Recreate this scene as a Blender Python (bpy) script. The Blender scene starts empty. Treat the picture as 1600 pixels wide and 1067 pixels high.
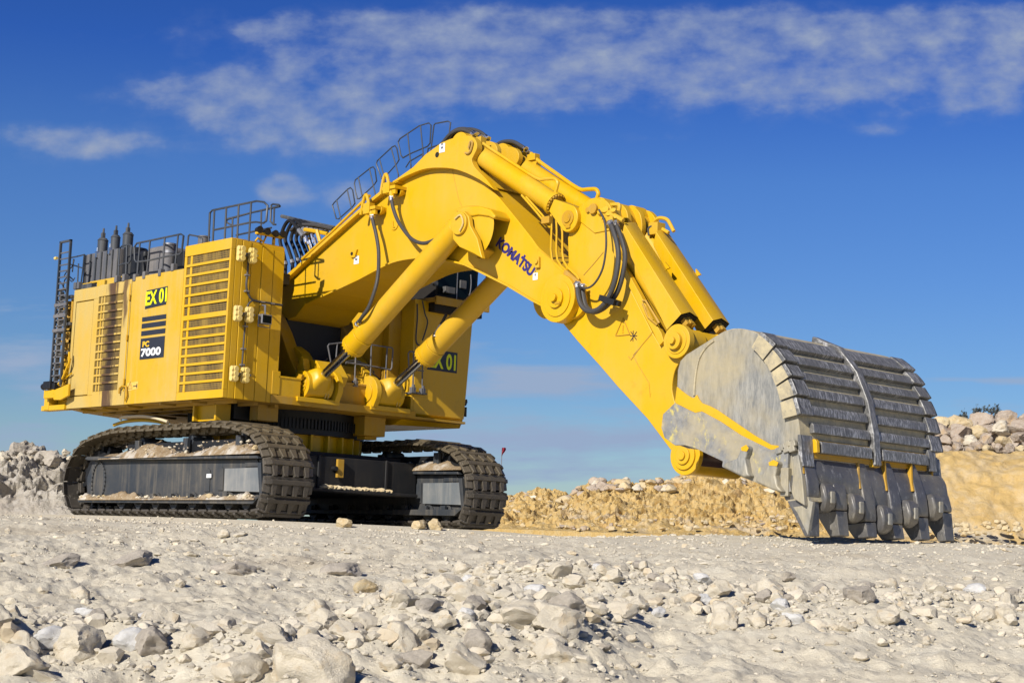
import bpy, bmesh, math, random
from mathutils import Vector, Matrix, noise
R_=math.radians
sc=bpy.context.scene
col=sc.collection
random.seed(7)
# ------------------------------------------------------------------ camera
FPX=2642.83; CX,CY=800.0,533.5
AX=[Vector((0.690445,-0.06582806,-0.72038348)), Vector((0.72238084,0.11519394,0.68183303))]   # machine forward, machine left, in image axes (right, down, away)
AX.append(AX[0].cross(AX[1]).normalized())
CAM=Vector((42.68,-30.38,-0.74))
def _cam():
    D=46.0
    r=Vector((347.5-CX,620.7-CY,FPX))/FPX*D
    p=Vector((AX[0].dot(r),AX[1].dot(r),AX[2].dot(r)))
    return Vector((4.0,-4.53,3.3))-p
CAM=_cam()
cd=bpy.data.cameras.new('camera'); cam=bpy.data.objects.new('camera',cd); col.objects.link(cam)
cd.sensor_width=36.0; cd.lens=FPX/1600*36; cd.clip_start=0.3; cd.clip_end=20000
right=Vector((AX[0][0],AX[1][0],AX[2][0])); down=Vector((AX[0][1],AX[1][1],AX[2][1])); away=Vector((AX[0][2],AX[1][2],AX[2][2]))
m=Matrix((right,-down,-away)).transposed().to_4x4(); m.translation=CAM
cam.matrix_world=m
sc.camera=cam
# ------------------------------------------------------------------ light
SUN_AZ,SUN_EL=R_(-77),R_(31)
tosun=Vector((math.cos(SUN_EL)*math.cos(SUN_AZ),math.cos(SUN_EL)*math.sin(SUN_AZ),math.sin(SUN_EL)))
sl=bpy.data.lights.new('sun','SUN'); sl.energy=5.0; sl.angle=R_(0.53); sl.color=(1.0,0.95,0.87)
so=bpy.data.objects.new('sun',sl); col.objects.link(so); so.rotation_euler=tosun.to_track_quat('Z','Y').to_euler(); so.location=(0,-40,60)
sc.view_settings.view_transform='Standard'; sc.view_settings.look='None'; sc.view_settings.gamma=1.0
sc.view_settings.exposure=0.07
sc.render.engine='CYCLES'; sc.cycles.diffuse_bounces=1; sc.cycles.max_bounces=6
# ------------------------------------------------------------------ unprojection of photo measurements on real planes
def ray(u,v):
    d=Vector((u-CX,v-CY,FPX)); return right*d[0]+down*d[1]+away*d[2]
def Q(u,v,x=None,y=None,z=None):
    r=ray(u,v)
    if x is not None: t=(x-CAM[0])/r[0]
    elif y is not None: t=(y-CAM[1])/r[1]
    else: t=(z-CAM[2])/r[2]
    return CAM+r*t
def Qd(u,v,d):
    return CAM+ray(u,v)*(d/FPX)
FW=Vector((away[0],away[1],0)).normalized(); RT=Vector((right[0],right[1],0)).normalized()
def proj(p):
    q=p-CAM; z=q.dot(away); return CX+FPX*q.dot(right)/z, CY+FPX*q.dot(down)/z, z
# ------------------------------------------------------------------ node helpers
def N(nt,t,x=0,y=0,**k):
    n=nt.nodes.new(t)
    for a,b in k.items():
        if a.startswith('i_'): n.inputs[a[2:].replace('_',' ')].default_value=b
        else: setattr(n,a,b)
    return n
def math_(nt,op,a,b=None,c=None,clamp=False):
    n=nt.nodes.new('ShaderNodeMath'); n.operation=op; n.use_clamp=clamp
    for i,v in enumerate((a,b,c)):
        if v is None: continue
        if hasattr(v,'links'): nt.links.new(v,n.inputs[i])
        else: n.inputs[i].default_value=v
    return n.outputs[0]
def mixc(nt,fac,a,b,mode='MIX'):
    n=nt.nodes.new('ShaderNodeMix'); n.data_type='RGBA'; n.blend_type=mode
    for i,v in ((0,fac),(6,a),(7,b)):
        if hasattr(v,'links'): nt.links.new(v,n.inputs[i])
        else: n.inputs[i].default_value=v if i==0 else (v[0],v[1],v[2],1)
    return n.outputs[2]
def noise_(nt,co,scale,detail=5,rough=.6,lac=2.0,sep=None):
    n=nt.nodes.new('ShaderNodeTexNoise'); n.inputs['Scale'].default_value=scale; n.inputs['Detail'].default_value=detail
    n.inputs['Roughness'].default_value=rough; n.inputs['Lacunarity'].default_value=lac
    if co is not None: nt.links.new(co,n.inputs['Vector'])
    return n.outputs[0]
def ramp(nt,fac,stops):
    n=nt.nodes.new('ShaderNodeValToRGB'); e=n.color_ramp.elements
    while len(e)<len(stops): e.new(0.5)
    for i,(p,c) in enumerate(stops):
        e[i].position=p; e[i].color=(c,c,c,1) if not hasattr(c,'__len__') else (c[0],c[1],c[2],1)
    nt.links.new(fac,n.inputs[0]); return n.outputs[0]
def mapping(nt,scale=(1,1,1),rot=(0,0,0),loc=(0,0,0),kind='Object'):
    t=nt.nodes.new('ShaderNodeTexCoord'); mp=nt.nodes.new('ShaderNodeMapping')
    mp.inputs['Scale'].default_value=scale; mp.inputs['Rotation'].default_value=rot; mp.inputs['Location'].default_value=loc
    nt.links.new(t.outputs[kind],mp.inputs[0]); return mp.outputs[0]
def newmat(name):
    m=bpy.data.materials.new(name); m.use_nodes=True; nt=m.node_tree; b=nt.nodes['Principled BSDF']; return m,nt,b
def setin(nt,b,name,v):
    if hasattr(v,'links'): nt.links.new(v,b.inputs[name])
    elif hasattr(v,'__len__'): b.inputs[name].default_value=(v[0],v[1],v[2],1)
    else: b.inputs[name].default_value=v
def bump(nt,b,h,strength=.3,dist=.02,normal=None):
    n=nt.nodes.new('ShaderNodeBump'); n.inputs['Strength'].default_value=strength; n.inputs['Distance'].default_value=dist
    nt.links.new(h,n.inputs['Height'])
    if normal is not None: nt.links.new(normal,n.inputs['Normal'])
    nt.links.new(n.outputs[0],b.inputs['Normal']); return n.outputs[0]
MAT={}
def paint(name,c,dust=.25,dustc=(.55,.44,.25),rough=.38,streak=.15,grime=.15,streakc=None,coat=.25):
    m,nt,b=newmat(name)
    co=mapping(nt)
    big=noise_(nt,co,.55,4,.6); fine=noise_(nt,co,9,6,.7)
    st=noise_(nt,mapping(nt,scale=(3.2,3.2,.22)),1.6,5,.6)
    d=math_(nt,'MULTIPLY',ramp(nt,big,[(.42,0),(.68,1)]),dust)
    d=math_(nt,'ADD',d,math_(nt,'MULTIPLY',ramp(nt,st,[(.5,0),(.72,1)]),streak),clamp=True)
    d=math_(nt,'MULTIPLY',d,math_(nt,'ADD',math_(nt,'MULTIPLY',fine,.9),.45),clamp=True)
    cc=mixc(nt,d,c,dustc)
    g=math_(nt,'MULTIPLY',ramp(nt,noise_(nt,co,1.9,7,.72),[(.60,0),(.74,1)]),grime)
    cc=mixc(nt,g,cc,(c[0]*.35,c[1]*.3,c[2]*.3+.01))
    # fine speckle of mud and chips
    sp=ramp(nt,noise_(nt,co,34,3,.6),[(.70,0),(.78,1)])
    cc=mixc(nt,math_(nt,'MULTIPLY',sp,.35*min(1,grime*3)),cc,(.35,.28,.18))
    setin(nt,b,'Base Color',cc)
    setin(nt,b,'Roughness',math_(nt,'ADD',math_(nt,'MULTIPLY',d,.45),rough,clamp=True))
    b.inputs['Specular IOR Level'].default_value=.4
    bump(nt,b,noise_(nt,co,2.2,3,.5),.10,.03)
    MAT[name]=m; return m
YEL=(.70,.395,.004)
paint('yellow',YEL,.30,(.57,.40,.10),.36,.16,.24)
paint('yellow_dusty',(.62,.37,.015),.55,(.52,.385,.14),.5,.45,.25)
paint('yellow_dirty',(.52,.28,.006),.5,(.42,.30,.14),.55,.3,.5)
paint('tan_dusty',(.74,.48,.10),.9,(.60,.47,.26),.6,.3,.2)
paint('dark_grey',(.055,.062,.072),.45,(.28,.25,.20),.5,.35,.1)
paint('rail_grey',(.035,.045,.06),.2,(.25,.22,.18),.45,.1,.1)
paint('muffler_grey',(.10,.105,.12),.5,(.26,.23,.2),.5,.5,.3)
paint('black',(.010,.011,.013),.12,(.08,.07,.06),.5,.08,.1)
paint('frame_grey',(.036,.042,.050),.4,(.20,.17,.125),.5,.55,.2)
paint('scuffed_grey',(.15,.165,.175),.6,(.36,.34,.30),.5,.5,.25)
paint('carbody',(.012,.013,.015),.3,(.055,.045,.035),.6,.5,.1)
paint('horn_yellow',(.82,.60,.16),.5,(.62,.5,.28),.5,.1,.2)
def metal(name,c,rough,metallic=1.0,var=.2):
    m,nt,b=newmat(name); co=mapping(nt)
    cc=mixc(nt,math_(nt,'MULTIPLY',noise_(nt,co,4,5,.6),var),c,(c[0]*.4,c[1]*.4,c[2]*.4))
    setin(nt,b,'Base Color',cc); b.inputs['Metallic'].default_value=metallic
    setin(nt,b,'Roughness',math_(nt,'ADD',math_(nt,'MULTIPLY',noise_(nt,co,12,4,.6),.2),rough))
    MAT[name]=m
metal('chrome',(.55,.58,.64),.12)
metal('fitting',(.8,.8,.8),.2)
metal('steel_dull',(.3,.3,.31),.4,.6)
def simple(name,c,rough=.6,spec=.4,noise_amt=.15,sc_=8):
    m,nt,b=newmat(name); co=mapping(nt)
    n=noise_(nt,co,sc_,5,.6)
    setin(nt,b,'Base Color',mixc(nt,math_(nt,'MULTIPLY',n,noise_amt*2),c,[min(1,k*1.6+.03) for k in c]))
    b.inputs['Roughness'].default_value=rough; b.inputs['Specular IOR Level'].default_value=spec
    MAT[name]=m; return m
simple('hose_black',(.012,.012,.013),.5,.3,.1)
simple('rubber',(.045,.042,.040),.55,.4,.25)
simple('decal_black',(.018,.02,.03),.4,.4,.25,2)
simple('decal_yellow',(.78,.85,.0),.5)
simple('decal_orange',(.8,.45,.02),.5)
simple('decal_white',(.8,.8,.78),.5)
simple('decal_navy',(.028,.022,.14),.45)
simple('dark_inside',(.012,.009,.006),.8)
simple('lens',(.5,.5,.48),.2,.5)
simple('flag_red',(.28,.01,.03),.8)
simple('timber',(.62,.5,.32),.7)
simple('shade_brown',(.05,.022,.012),.35,.5,.4,5)  # dark brown standing in for shade, used on the bucket hinge pin
m,nt,b=newmat('glass_dark'); setin(nt,b,'Base Color',(.004,.008,.01)); b.inputs['Roughness'].default_value=.12; b.inputs['Specular IOR Level'].default_value=.10; MAT['glass_dark']=m
# wire screen behind the louvres
def screen():
    m,nt,b=newmat('screen'); co=mapping(nt)
    sx=nt.nodes.new('ShaderNodeSeparateXYZ'); nt.links.new(co,sx.inputs[0])
    fx=math_(nt,'FRACT',math_(nt,'MULTIPLY',sx.outputs[0],14.0)); fz=math_(nt,'FRACT',math_(nt,'MULTIPLY',sx.outputs[2],17.0))
    g=math_(nt,'MAXIMUM',math_(nt,'LESS_THAN',fx,.24),math_(nt,'LESS_THAN',fz,.24))
    n=noise_(nt,mapping(nt,scale=(2,2,.7)),1.4,4,.6)
    holes=mixc(nt,ramp(nt,n,[(.4,0),(.65,1)]),(.02,.014,.008),(.26,.17,.03))
    sc_=mixc(nt,g,holes,(.30,.19,.04))
    dr=math_(nt,'ABSOLUTE',math_(nt,'ADD',math_(nt,'ADD',sx.outputs[0],2.15),math_(nt,'MULTIPLY',math_(nt,'SUBTRACT',noise_(nt,co,1.5,3,.5),.5),.5)))
    sc_=mixc(nt,ramp(nt,dr,[(.10,.9),(.32,0)]),sc_,(.022,.010,.006))
    setin(nt,b,'Base Color',sc_); b.inputs['Roughness'].default_value=.7
    bump(nt,b,g,.6,.01); MAT['screen']=m
screen()
# bucket steels
def bucket_mats():
    m,nt,b=newmat('bucket_side'); co=mapping(nt)
    sc1=noise_(nt,mapping(nt,scale=(5,5,1.1),rot=(0,R_(-22),0)),2.6,7,.7)
    big=noise_(nt,co,.7,5,.6)
    cc=mixc(nt,ramp(nt,sc1,[(.35,0),(.62,1)]),(.17,.175,.17),(.36,.345,.30))
    cc=mixc(nt,math_(nt,'MULTIPLY',ramp(nt,big,[(.40,0),(.62,1)]),.75),cc,(.46,.38,.22))
    w=noise_(nt,mapping(nt,scale=(14,14,2.2),rot=(0,R_(-22),0)),3.0,5,.7)
    cc=mixc(nt,math_(nt,'MULTIPLY',ramp(nt,w,[(.64,0),(.7,1)]),.5),cc,(.62,.60,.55))
    setin(nt,b,'Base Color',cc); b.inputs['Metallic'].default_value=.1
    setin(nt,b,'Roughness',math_(nt,'ADD',math_(nt,'MULTIPLY',sc1,.25),.38)); bump(nt,b,noise_(nt,co,6,6,.7),.3,.02); MAT['bucket_side']=m
    m,nt,b=newmat('bucket_ear'); co=mapping(nt)
    n1=noise_(nt,mapping(nt,scale=(3,3,2)),1.6,7,.75)
    cc=mixc(nt,ramp(nt,noise_(nt,co,5,6,.7),[(.3,0),(.7,1)]),(.15,.155,.165),(.33,.32,.29))
    cc=mixc(nt,ramp(nt,n1,[(.55,0),(.64,1)]),cc,(.56,.47,.15)); cc=mixc(nt,math_(nt,'MULTIPLY',ramp(nt,noise_(nt,co,.8,4,.6),[(.48,0),(.62,1)]),.6),cc,(.46,.38,.22))
    setin(nt,b,'Base Color',cc); b.inputs['Roughness'].default_value=.5; bump(nt,b,noise_(nt,co,9,6,.7),.3,.02); MAT['bucket_ear']=m
    m,nt,b=newmat('bucket_shell'); co=mapping(nt)
    cc=mixc(nt,ramp(nt,noise_(nt,co,3.5,6,.7),[(.35,0),(.65,1)]),(.36,.31,.21),(.56,.47,.28))
    cc=mixc(nt,math_(nt,'MULTIPLY',ramp(nt,noise_(nt,mapping(nt,scale=(2,9,2)),2,6,.7),[(.55,0),(.68,1)]),.7),cc,(.16,.16,.165))
    setin(nt,b,'Base Color',cc); b.inputs['Roughness'].default_value=.6; bump(nt,b,noise_(nt,co,9,6,.7),.35,.03); MAT['bucket_shell']=m
    m,nt,b=newmat('wear_steel'); co=mapping(nt)
    # scratches run down the shell, across the strip
    s1=noise_(nt,mapping(nt,scale=(3,16,3)),2.0,6,.7)
    s2=noise_(nt,mapping(nt,scale=(1.2,1.0,1.2)),.9,4,.6)
    cc=mixc(nt,ramp(nt,s1,[(.38,0),(.68,1)]),(.115,.113,.110),(.27,.26,.24))
    wh=math_(nt,'MULTIPLY',ramp(nt,s1,[(.50,0),(.60,1)]),ramp(nt,s2,[(.38,0),(.56,1)]))
    cc=mixc(nt,math_(nt,'MULTIPLY',wh,.7),cc,(.62,.61,.60))
    setin(nt,b,'Base Color',cc); b.inputs['Metallic'].default_value=.25; b.inputs['Roughness'].default_value=.42
    bump(nt,b,s1,.3,.015); MAT['wear_steel']=m
    m,nt,b=newmat('tooth_steel'); co=mapping(nt)
    n1=noise_(nt,co,3.5,6,.7)
    cc=mixc(nt,n1,(.07,.07,.075),(.20,.19,.18))
    cc=mixc(nt,math_(nt,'MULTIPLY',ramp(nt,noise_(nt,mapping(nt,scale=(4,4,2.2)),1.6,7,.75),[(.56,0),(.66,1)]),.6),cc,(.46,.44,.40))
    cc=mixc(nt,math_(nt,'MULTIPLY',ramp(nt,noise_(nt,co,1.3,4,.6),[(.45,0),(.65,1)]),.35),cc,(.38,.33,.23))
    setin(nt,b,'Base Color',cc); b.inputs['Metallic'].default_value=.3; b.inputs['Roughness'].default_value=.42
    bump(nt,b,noise_(nt,co,14,5,.7),.3,.015); MAT['tooth_steel']=m
    m,nt,b=newmat('shoe_steel'); co=mapping(nt)
    oi=nt.nodes.new('ShaderNodeObjectInfo')
    n1=noise_(nt,co,4,6,.7)
    cc=mixc(nt,n1,(.04,.036,.032),(.13,.11,.085))
    geo=nt.nodes.new('ShaderNodeNewGeometry'); sx=nt.nodes.new('ShaderNodeSeparateXYZ'); nt.links.new(geo.outputs['Position'],sx.inputs[0])
    # brown mud stays on the shoes of the upper run, lower shoes are polished
    up=math_(nt,'MULTIPLY_ADD',sx.outputs[2],.7,-.75,clamp=True)
    cc=mixc(nt,math_(nt,'MULTIPLY',math_(nt,'MULTIPLY',up,.7),math_(nt,'MULTIPLY_ADD',noise_(nt,co,2.5,5,.6),1.4,-.05,clamp=True)),cc,(.25,.19,.095))
    cc=mixc(nt,math_(nt,'MULTIPLY',ramp(nt,noise_(nt,co,8,6,.7),[(.62,0),(.72,1)]),.6),cc,(.42,.38,.32))
    setin(nt,b,'Base Color',cc); b.inputs['Metallic'].default_value=.2; b.inputs['Roughness'].default_value=.5
    bump(nt,b,noise_(nt,co,10,6,.7),.5,.03); MAT['shoe_steel']=m
bucket_mats()
def earth(name,a,b_,c_,scale=1.0,bs=.6,bd=.05,patch=None):
    m,nt,b=newmat(name); co=mapping(nt)
    n1=noise_(nt,co,.35*scale,6,.65); n2=noise_(nt,co,2.3*scale,8,.72); n3=noise_(nt,co,14*scale,8,.75)
    cc=mixc(nt,ramp(nt,n1,[(.35,0),(.65,1)]),a,b_)
    cc=mixc(nt,ramp(nt,n2,[(.45,0),(.72,1)]),cc,c_)
    cc=mixc(nt,math_(nt,'MULTIPLY',ramp(nt,n3,[(.3,1),(.5,0)]),.35),cc,[k*.62 for k in a])
    if patch:
        for pc,sc2,th in patch:
            cc=mixc(nt,ramp(nt,noise_(nt,co,sc2,4,.6),[(th,0),(th+.08,.8)]),cc,pc)
    setin(nt,b,'Base Color',cc); b.inputs['Roughness'].default_value=.95; b.inputs['Specular IOR Level'].default_value=.1
    v=nt.nodes.new('ShaderNodeTexVoronoi'); v.inputs['Scale'].default_value=9*scale; nt.links.new(co,v.inputs['Vector'])
    h=math_(nt,'ADD',math_(nt,'ADD',math_(nt,'MULTIPLY',noise_(nt,co,5*scale,10,.76),1.3),math_(nt,'MULTIPLY',noise_(nt,co,38*scale,4,.7),.35)),math_(nt,'MULTIPLY',v.outputs['Distance'],.35))
    bump(nt,b,h,bs,bd); MAT[name]=m
earth('ground',(.67,.59,.44),(.71,.635,.485),(.75,.69,.55),1,.6,.05,[((.56,.48,.35),.22,.60)])
earth('berm_white',(.54,.47,.38),(.62,.56,.46),(.68,.63,.55),.8,.9,.15)
earth('berm_tan',(.62,.41,.14),(.65,.45,.18),(.68,.54,.30),1.6,.7,.10,[((.60,.52,.40),.25,.58),((.62,.40,.16),.5,.60)])
earth('berm_cut',(.60,.40,.15),(.62,.45,.20),(.64,.52,.34),.5,.7,.12,[((.66,.58,.44),.35,.58)])
earth('rock_pale',(.64,.56,.42),(.69,.61,.47),(.74,.67,.54),2.2,.55,.03,[((.62,.50,.33),1.2,.56)])
earth('rock_grey',(.42,.37,.30),(.50,.44,.36),(.60,.53,.43),2.2,.6,.03)
earth('rock_white',(.68,.66,.62),(.72,.7,.66),(.6,.57,.5),2.2,.5,.03)
earth('rock_tan',(.62,.46,.24),(.62,.50,.30),(.66,.58,.42),1.5,.6,.04)
earth('boulder',(.46,.36,.27),(.52,.43,.34),(.60,.53,.44),.9,.7,.08,[((.56,.40,.22),.6,.55),((.42,.29,.22),.9,.60)])
earth('dirt',(.27,.185,.10),(.34,.25,.15),(.46,.38,.27),3,.6,.04,[((.60,.55,.47),1.1,.52)])
earth('pebble',(.54,.48,.37),(.59,.53,.42),(.64,.58,.47),1.5,.5,.02)
# ------------------------------------------------------------------ mesh builder
class MB:
    def __init__(s): s.v=[]; s.f=[]; s.sm=[]
    def add(s,vs,fs,smooth=False):
        k=len(s.v); s.v+= [Vector(a) for a in vs]; s.f+=[[i+k for i in f] for f in fs]; s.sm+=[smooth]*len(fs); return s
    def box(s,a,b):
        x0,y0,z0=[min(p,q) for p,q in zip(a,b)]; x1,y1,z1=[max(p,q) for p,q in zip(a,b)]
        return s.add([(x0,y0,z0),(x1,y0,z0),(x1,y1,z0),(x0,y1,z0),(x0,y0,z1),(x1,y0,z1),(x1,y1,z1),(x0,y1,z1)],
              [(0,3,2,1),(4,5,6,7),(0,1,5,4),(1,2,6,5),(2,3,7,6),(3,0,4,7)])
    def obb(s,c,ax,ay,az,hx,hy,hz):
        c=Vector(c); ax,ay,az=[Vector(k).normalized() for k in (ax,ay,az)]
        P=[c+ax*(i*hx)+ay*(j*hy)+az*(k*hz) for k in(-1,1) for j in(-1,1) for i in(-1,1)]
        return s.add(P,[(0,2,3,1),(4,5,7,6),(0,1,5,4),(1,3,7,5),(3,2,6,7),(2,0,4,6)])
    def prism(s,pts,d):
        """pts: closed planar polygon (3d), d: extrusion vector"""
        n=len(pts); d=Vector(d); P=[Vector(p) for p in pts]
        return s.add(P+[p+d for p in P],[list(range(n))[::-1],list(range(n,2*n))]+[(i,(i+1)%n,n+(i+1)%n,n+i) for i in range(n)])
    def plateY(s,px,y0,y1,ref=None):
        """outline measured on the plane y=ref, extruded between y0 and y1"""
        r=y0 if ref is None else ref
        pts=[Q(u,v,y=r) for u,v in px]; pts=[Vector((p.x,y0,p.z)) for p in pts]
        return s.prism(pts,(0,y1-y0,0))
    def plateX(s,px,x0,x1):
        return s.prism([Q(u,v,x=x0) for u,v in px],(x1-x0,0,0))
    def cyl(s,a,b,r,r2=None,seg=24,cap=True):
        a=Vector(a); b=Vector(b); r2=r if r2 is None else r2
        d=(b-a).normalized(); u=d.orthogonal().normalized(); w=d.cross(u)
        k=len(s.v); 
        for c,rr in ((a,r),(b,r2)):
            for i in range(seg):
                t=2*math.pi*i/seg; s.v.append(c+(u*math.cos(t)+w*math.sin(t))*rr)
        for i in range(seg):
            j=(i+1)%seg; s.f.append([k+i,k+j,k+seg+j,k+seg+i]); s.sm.append(True)
        if cap:
            s.f.append([k+i for i in range(seg)][::-1]); s.sm.append(False)
            s.f.append([k+seg+i for i in range(seg)]); s.sm.append(False)
        return s
    def tube(s,pts,r,seg=8,closed=False):
        P=[Vector(p) for p in pts]; n=len(P); k=len(s.v); u=None
        for i,p in enumerate(P):
            if closed: t=(P[(i+1)%n]-P[i-1]).normalized()
            else: t=(P[min(i+1,n-1)]-P[max(i-1,0)]).normalized()
            if u is None: u=t.orthogonal().normalized()
            else: u=(u-t*u.dot(t)); u=u.normalized() if u.length>1e-6 else t.orthogonal().normalized()
            w=t.cross(u)
            # mitre correction
            rr=r
            if 0<i<n-1:
                c=(P[i]-P[i-1]).normalized().dot((P[i+1]-P[i]).normalized()); rr=r/max(.75,math.sqrt(max(.3,(1+c)/2)))
            for a in range(seg):
                th=2*math.pi*a/seg; s.v.append(p+(u*math.cos(th)+w*math.sin(th))*rr)
        for i in range(n if closed else n-1):
            for a in range(seg):
                b=(a+1)%seg; j=(i+1)%n
                s.f.append([k+i*seg+a,k+i*seg+b,k+j*seg+b,k+j*seg+a]); s.sm.append(True)
        if not closed:
            s.f.append([k+a for a in range(seg)][::-1]); s.sm.append(False)
            s.f.append([k+(n-1)*seg+a for a in range(seg)]); s.sm.append(False)
        return s
    def build(s,name,mat,parent=None,bevel=0,seg=2,angle=35):
        me=bpy.data.meshes.new(name); me.from_pydata([tuple(v) for v in s.v],[],s.f); me.update()
        bm=bmesh.new(); bm.from_mesh(me); bmesh.ops.recalc_face_normals(bm,faces=bm.faces); bm.to_mesh(me); bm.free()
        me.materials.append(MAT[mat] if isinstance(mat,str) else mat)
        me.shade_smooth(); me.set_sharp_from_angle(angle=R_(angle))
        o=bpy.data.objects.new(name,me); col.objects.link(o)
        if parent is not None: o.parent=parent
        if bevel:
            md=o.modifiers.new('bevel','BEVEL'); md.width=bevel; md.segments=seg; md.limit_method='ANGLE'; md.angle_limit=R_(40); md.harden_normals=True
        return o
def smooth(pts,n=6,closed=False):
    P=[Vector(p) for p in pts]; out=[]; L=len(P)
    rng=range(L if closed else L-1)
    for i in rng:
        if closed: a,b,c,d=P[i-1],P[i],P[(i+1)%L],P[(i+2)%L]
        else: a,b,c,d=P[max(i-1,0)],P[i],P[i+1],P[min(i+2,L-1)]
        for k in range(n):
            t=k/n; out.append(.5*((2*b)+(c-a)*t+(2*a-5*b+4*c-d)*t*t+(3*b-a-3*c+d)*t**3))
    if not closed: out.append(P[-1])
    return out
def spx(px,n=5): return [(p.x,p.y) for p in smooth([Vector((u,v,0)) for u,v in px],n)]
def Qs(px,**k): return [Q(u,v,**k) for u,v in px]
def empty(name,label,cat,loc=(0,0,0),group=None):
    o=bpy.data.objects.new(name,None); col.objects.link(o); o.location=loc; o['label']=label; o['category']=cat
    if group: o['group']=group
    return o
def tag(o,label=None,cat=None,group=None,kind=None):
    if label: o['label']=label
    if cat: o['category']=cat
    if group: o['group']=group
    if kind: o['kind']=kind
    return o
def holder(name,parent,loc=(0,0,0)):
    o=bpy.data.objects.new(name,None); col.objects.link(o); o.parent=parent; o.location=loc; return o
def text(s,org,xd,yd,h,name,mat,parent,width=None,bold=.0,off=None,thick=.006):
    """word laid on a surface: lower left at org, height h, stretched to width"""
    cu=bpy.data.curves.new('t','FONT'); cu.body=s; cu.size=1.0; cu.offset=bold; cu.extrude=0
    t=bpy.data.objects.new('t',cu); col.objects.link(t)
    dg=bpy.context.evaluated_depsgraph_get(); me=bpy.data.meshes.new_from_object(t.evaluated_get(dg))
    bpy.data.objects.remove(t)
    xs=[v.co.x for v in me.vertices]; ys=[v.co.y for v in me.vertices]
    x0,x1,y0,y1=min(xs),max(xs),min(ys),max(ys); sy=h/(y1-y0); sx=sy if width is None else width/(x1-x0)
    xd=Vector(xd); yd=Vector(yd); nn=xd.cross(yd).normalized()
    for v in me.vertices: v.co=Vector(org)+xd*((v.co.x-x0)*sx)+yd*((v.co.y-y0)*sy)+nn*thick
    me.materials.clear(); me.materials.append(MAT[mat]); me.name=name
    o=bpy.data.objects.new(name,me); col.objects.link(o); o.parent=parent; return o
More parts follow.
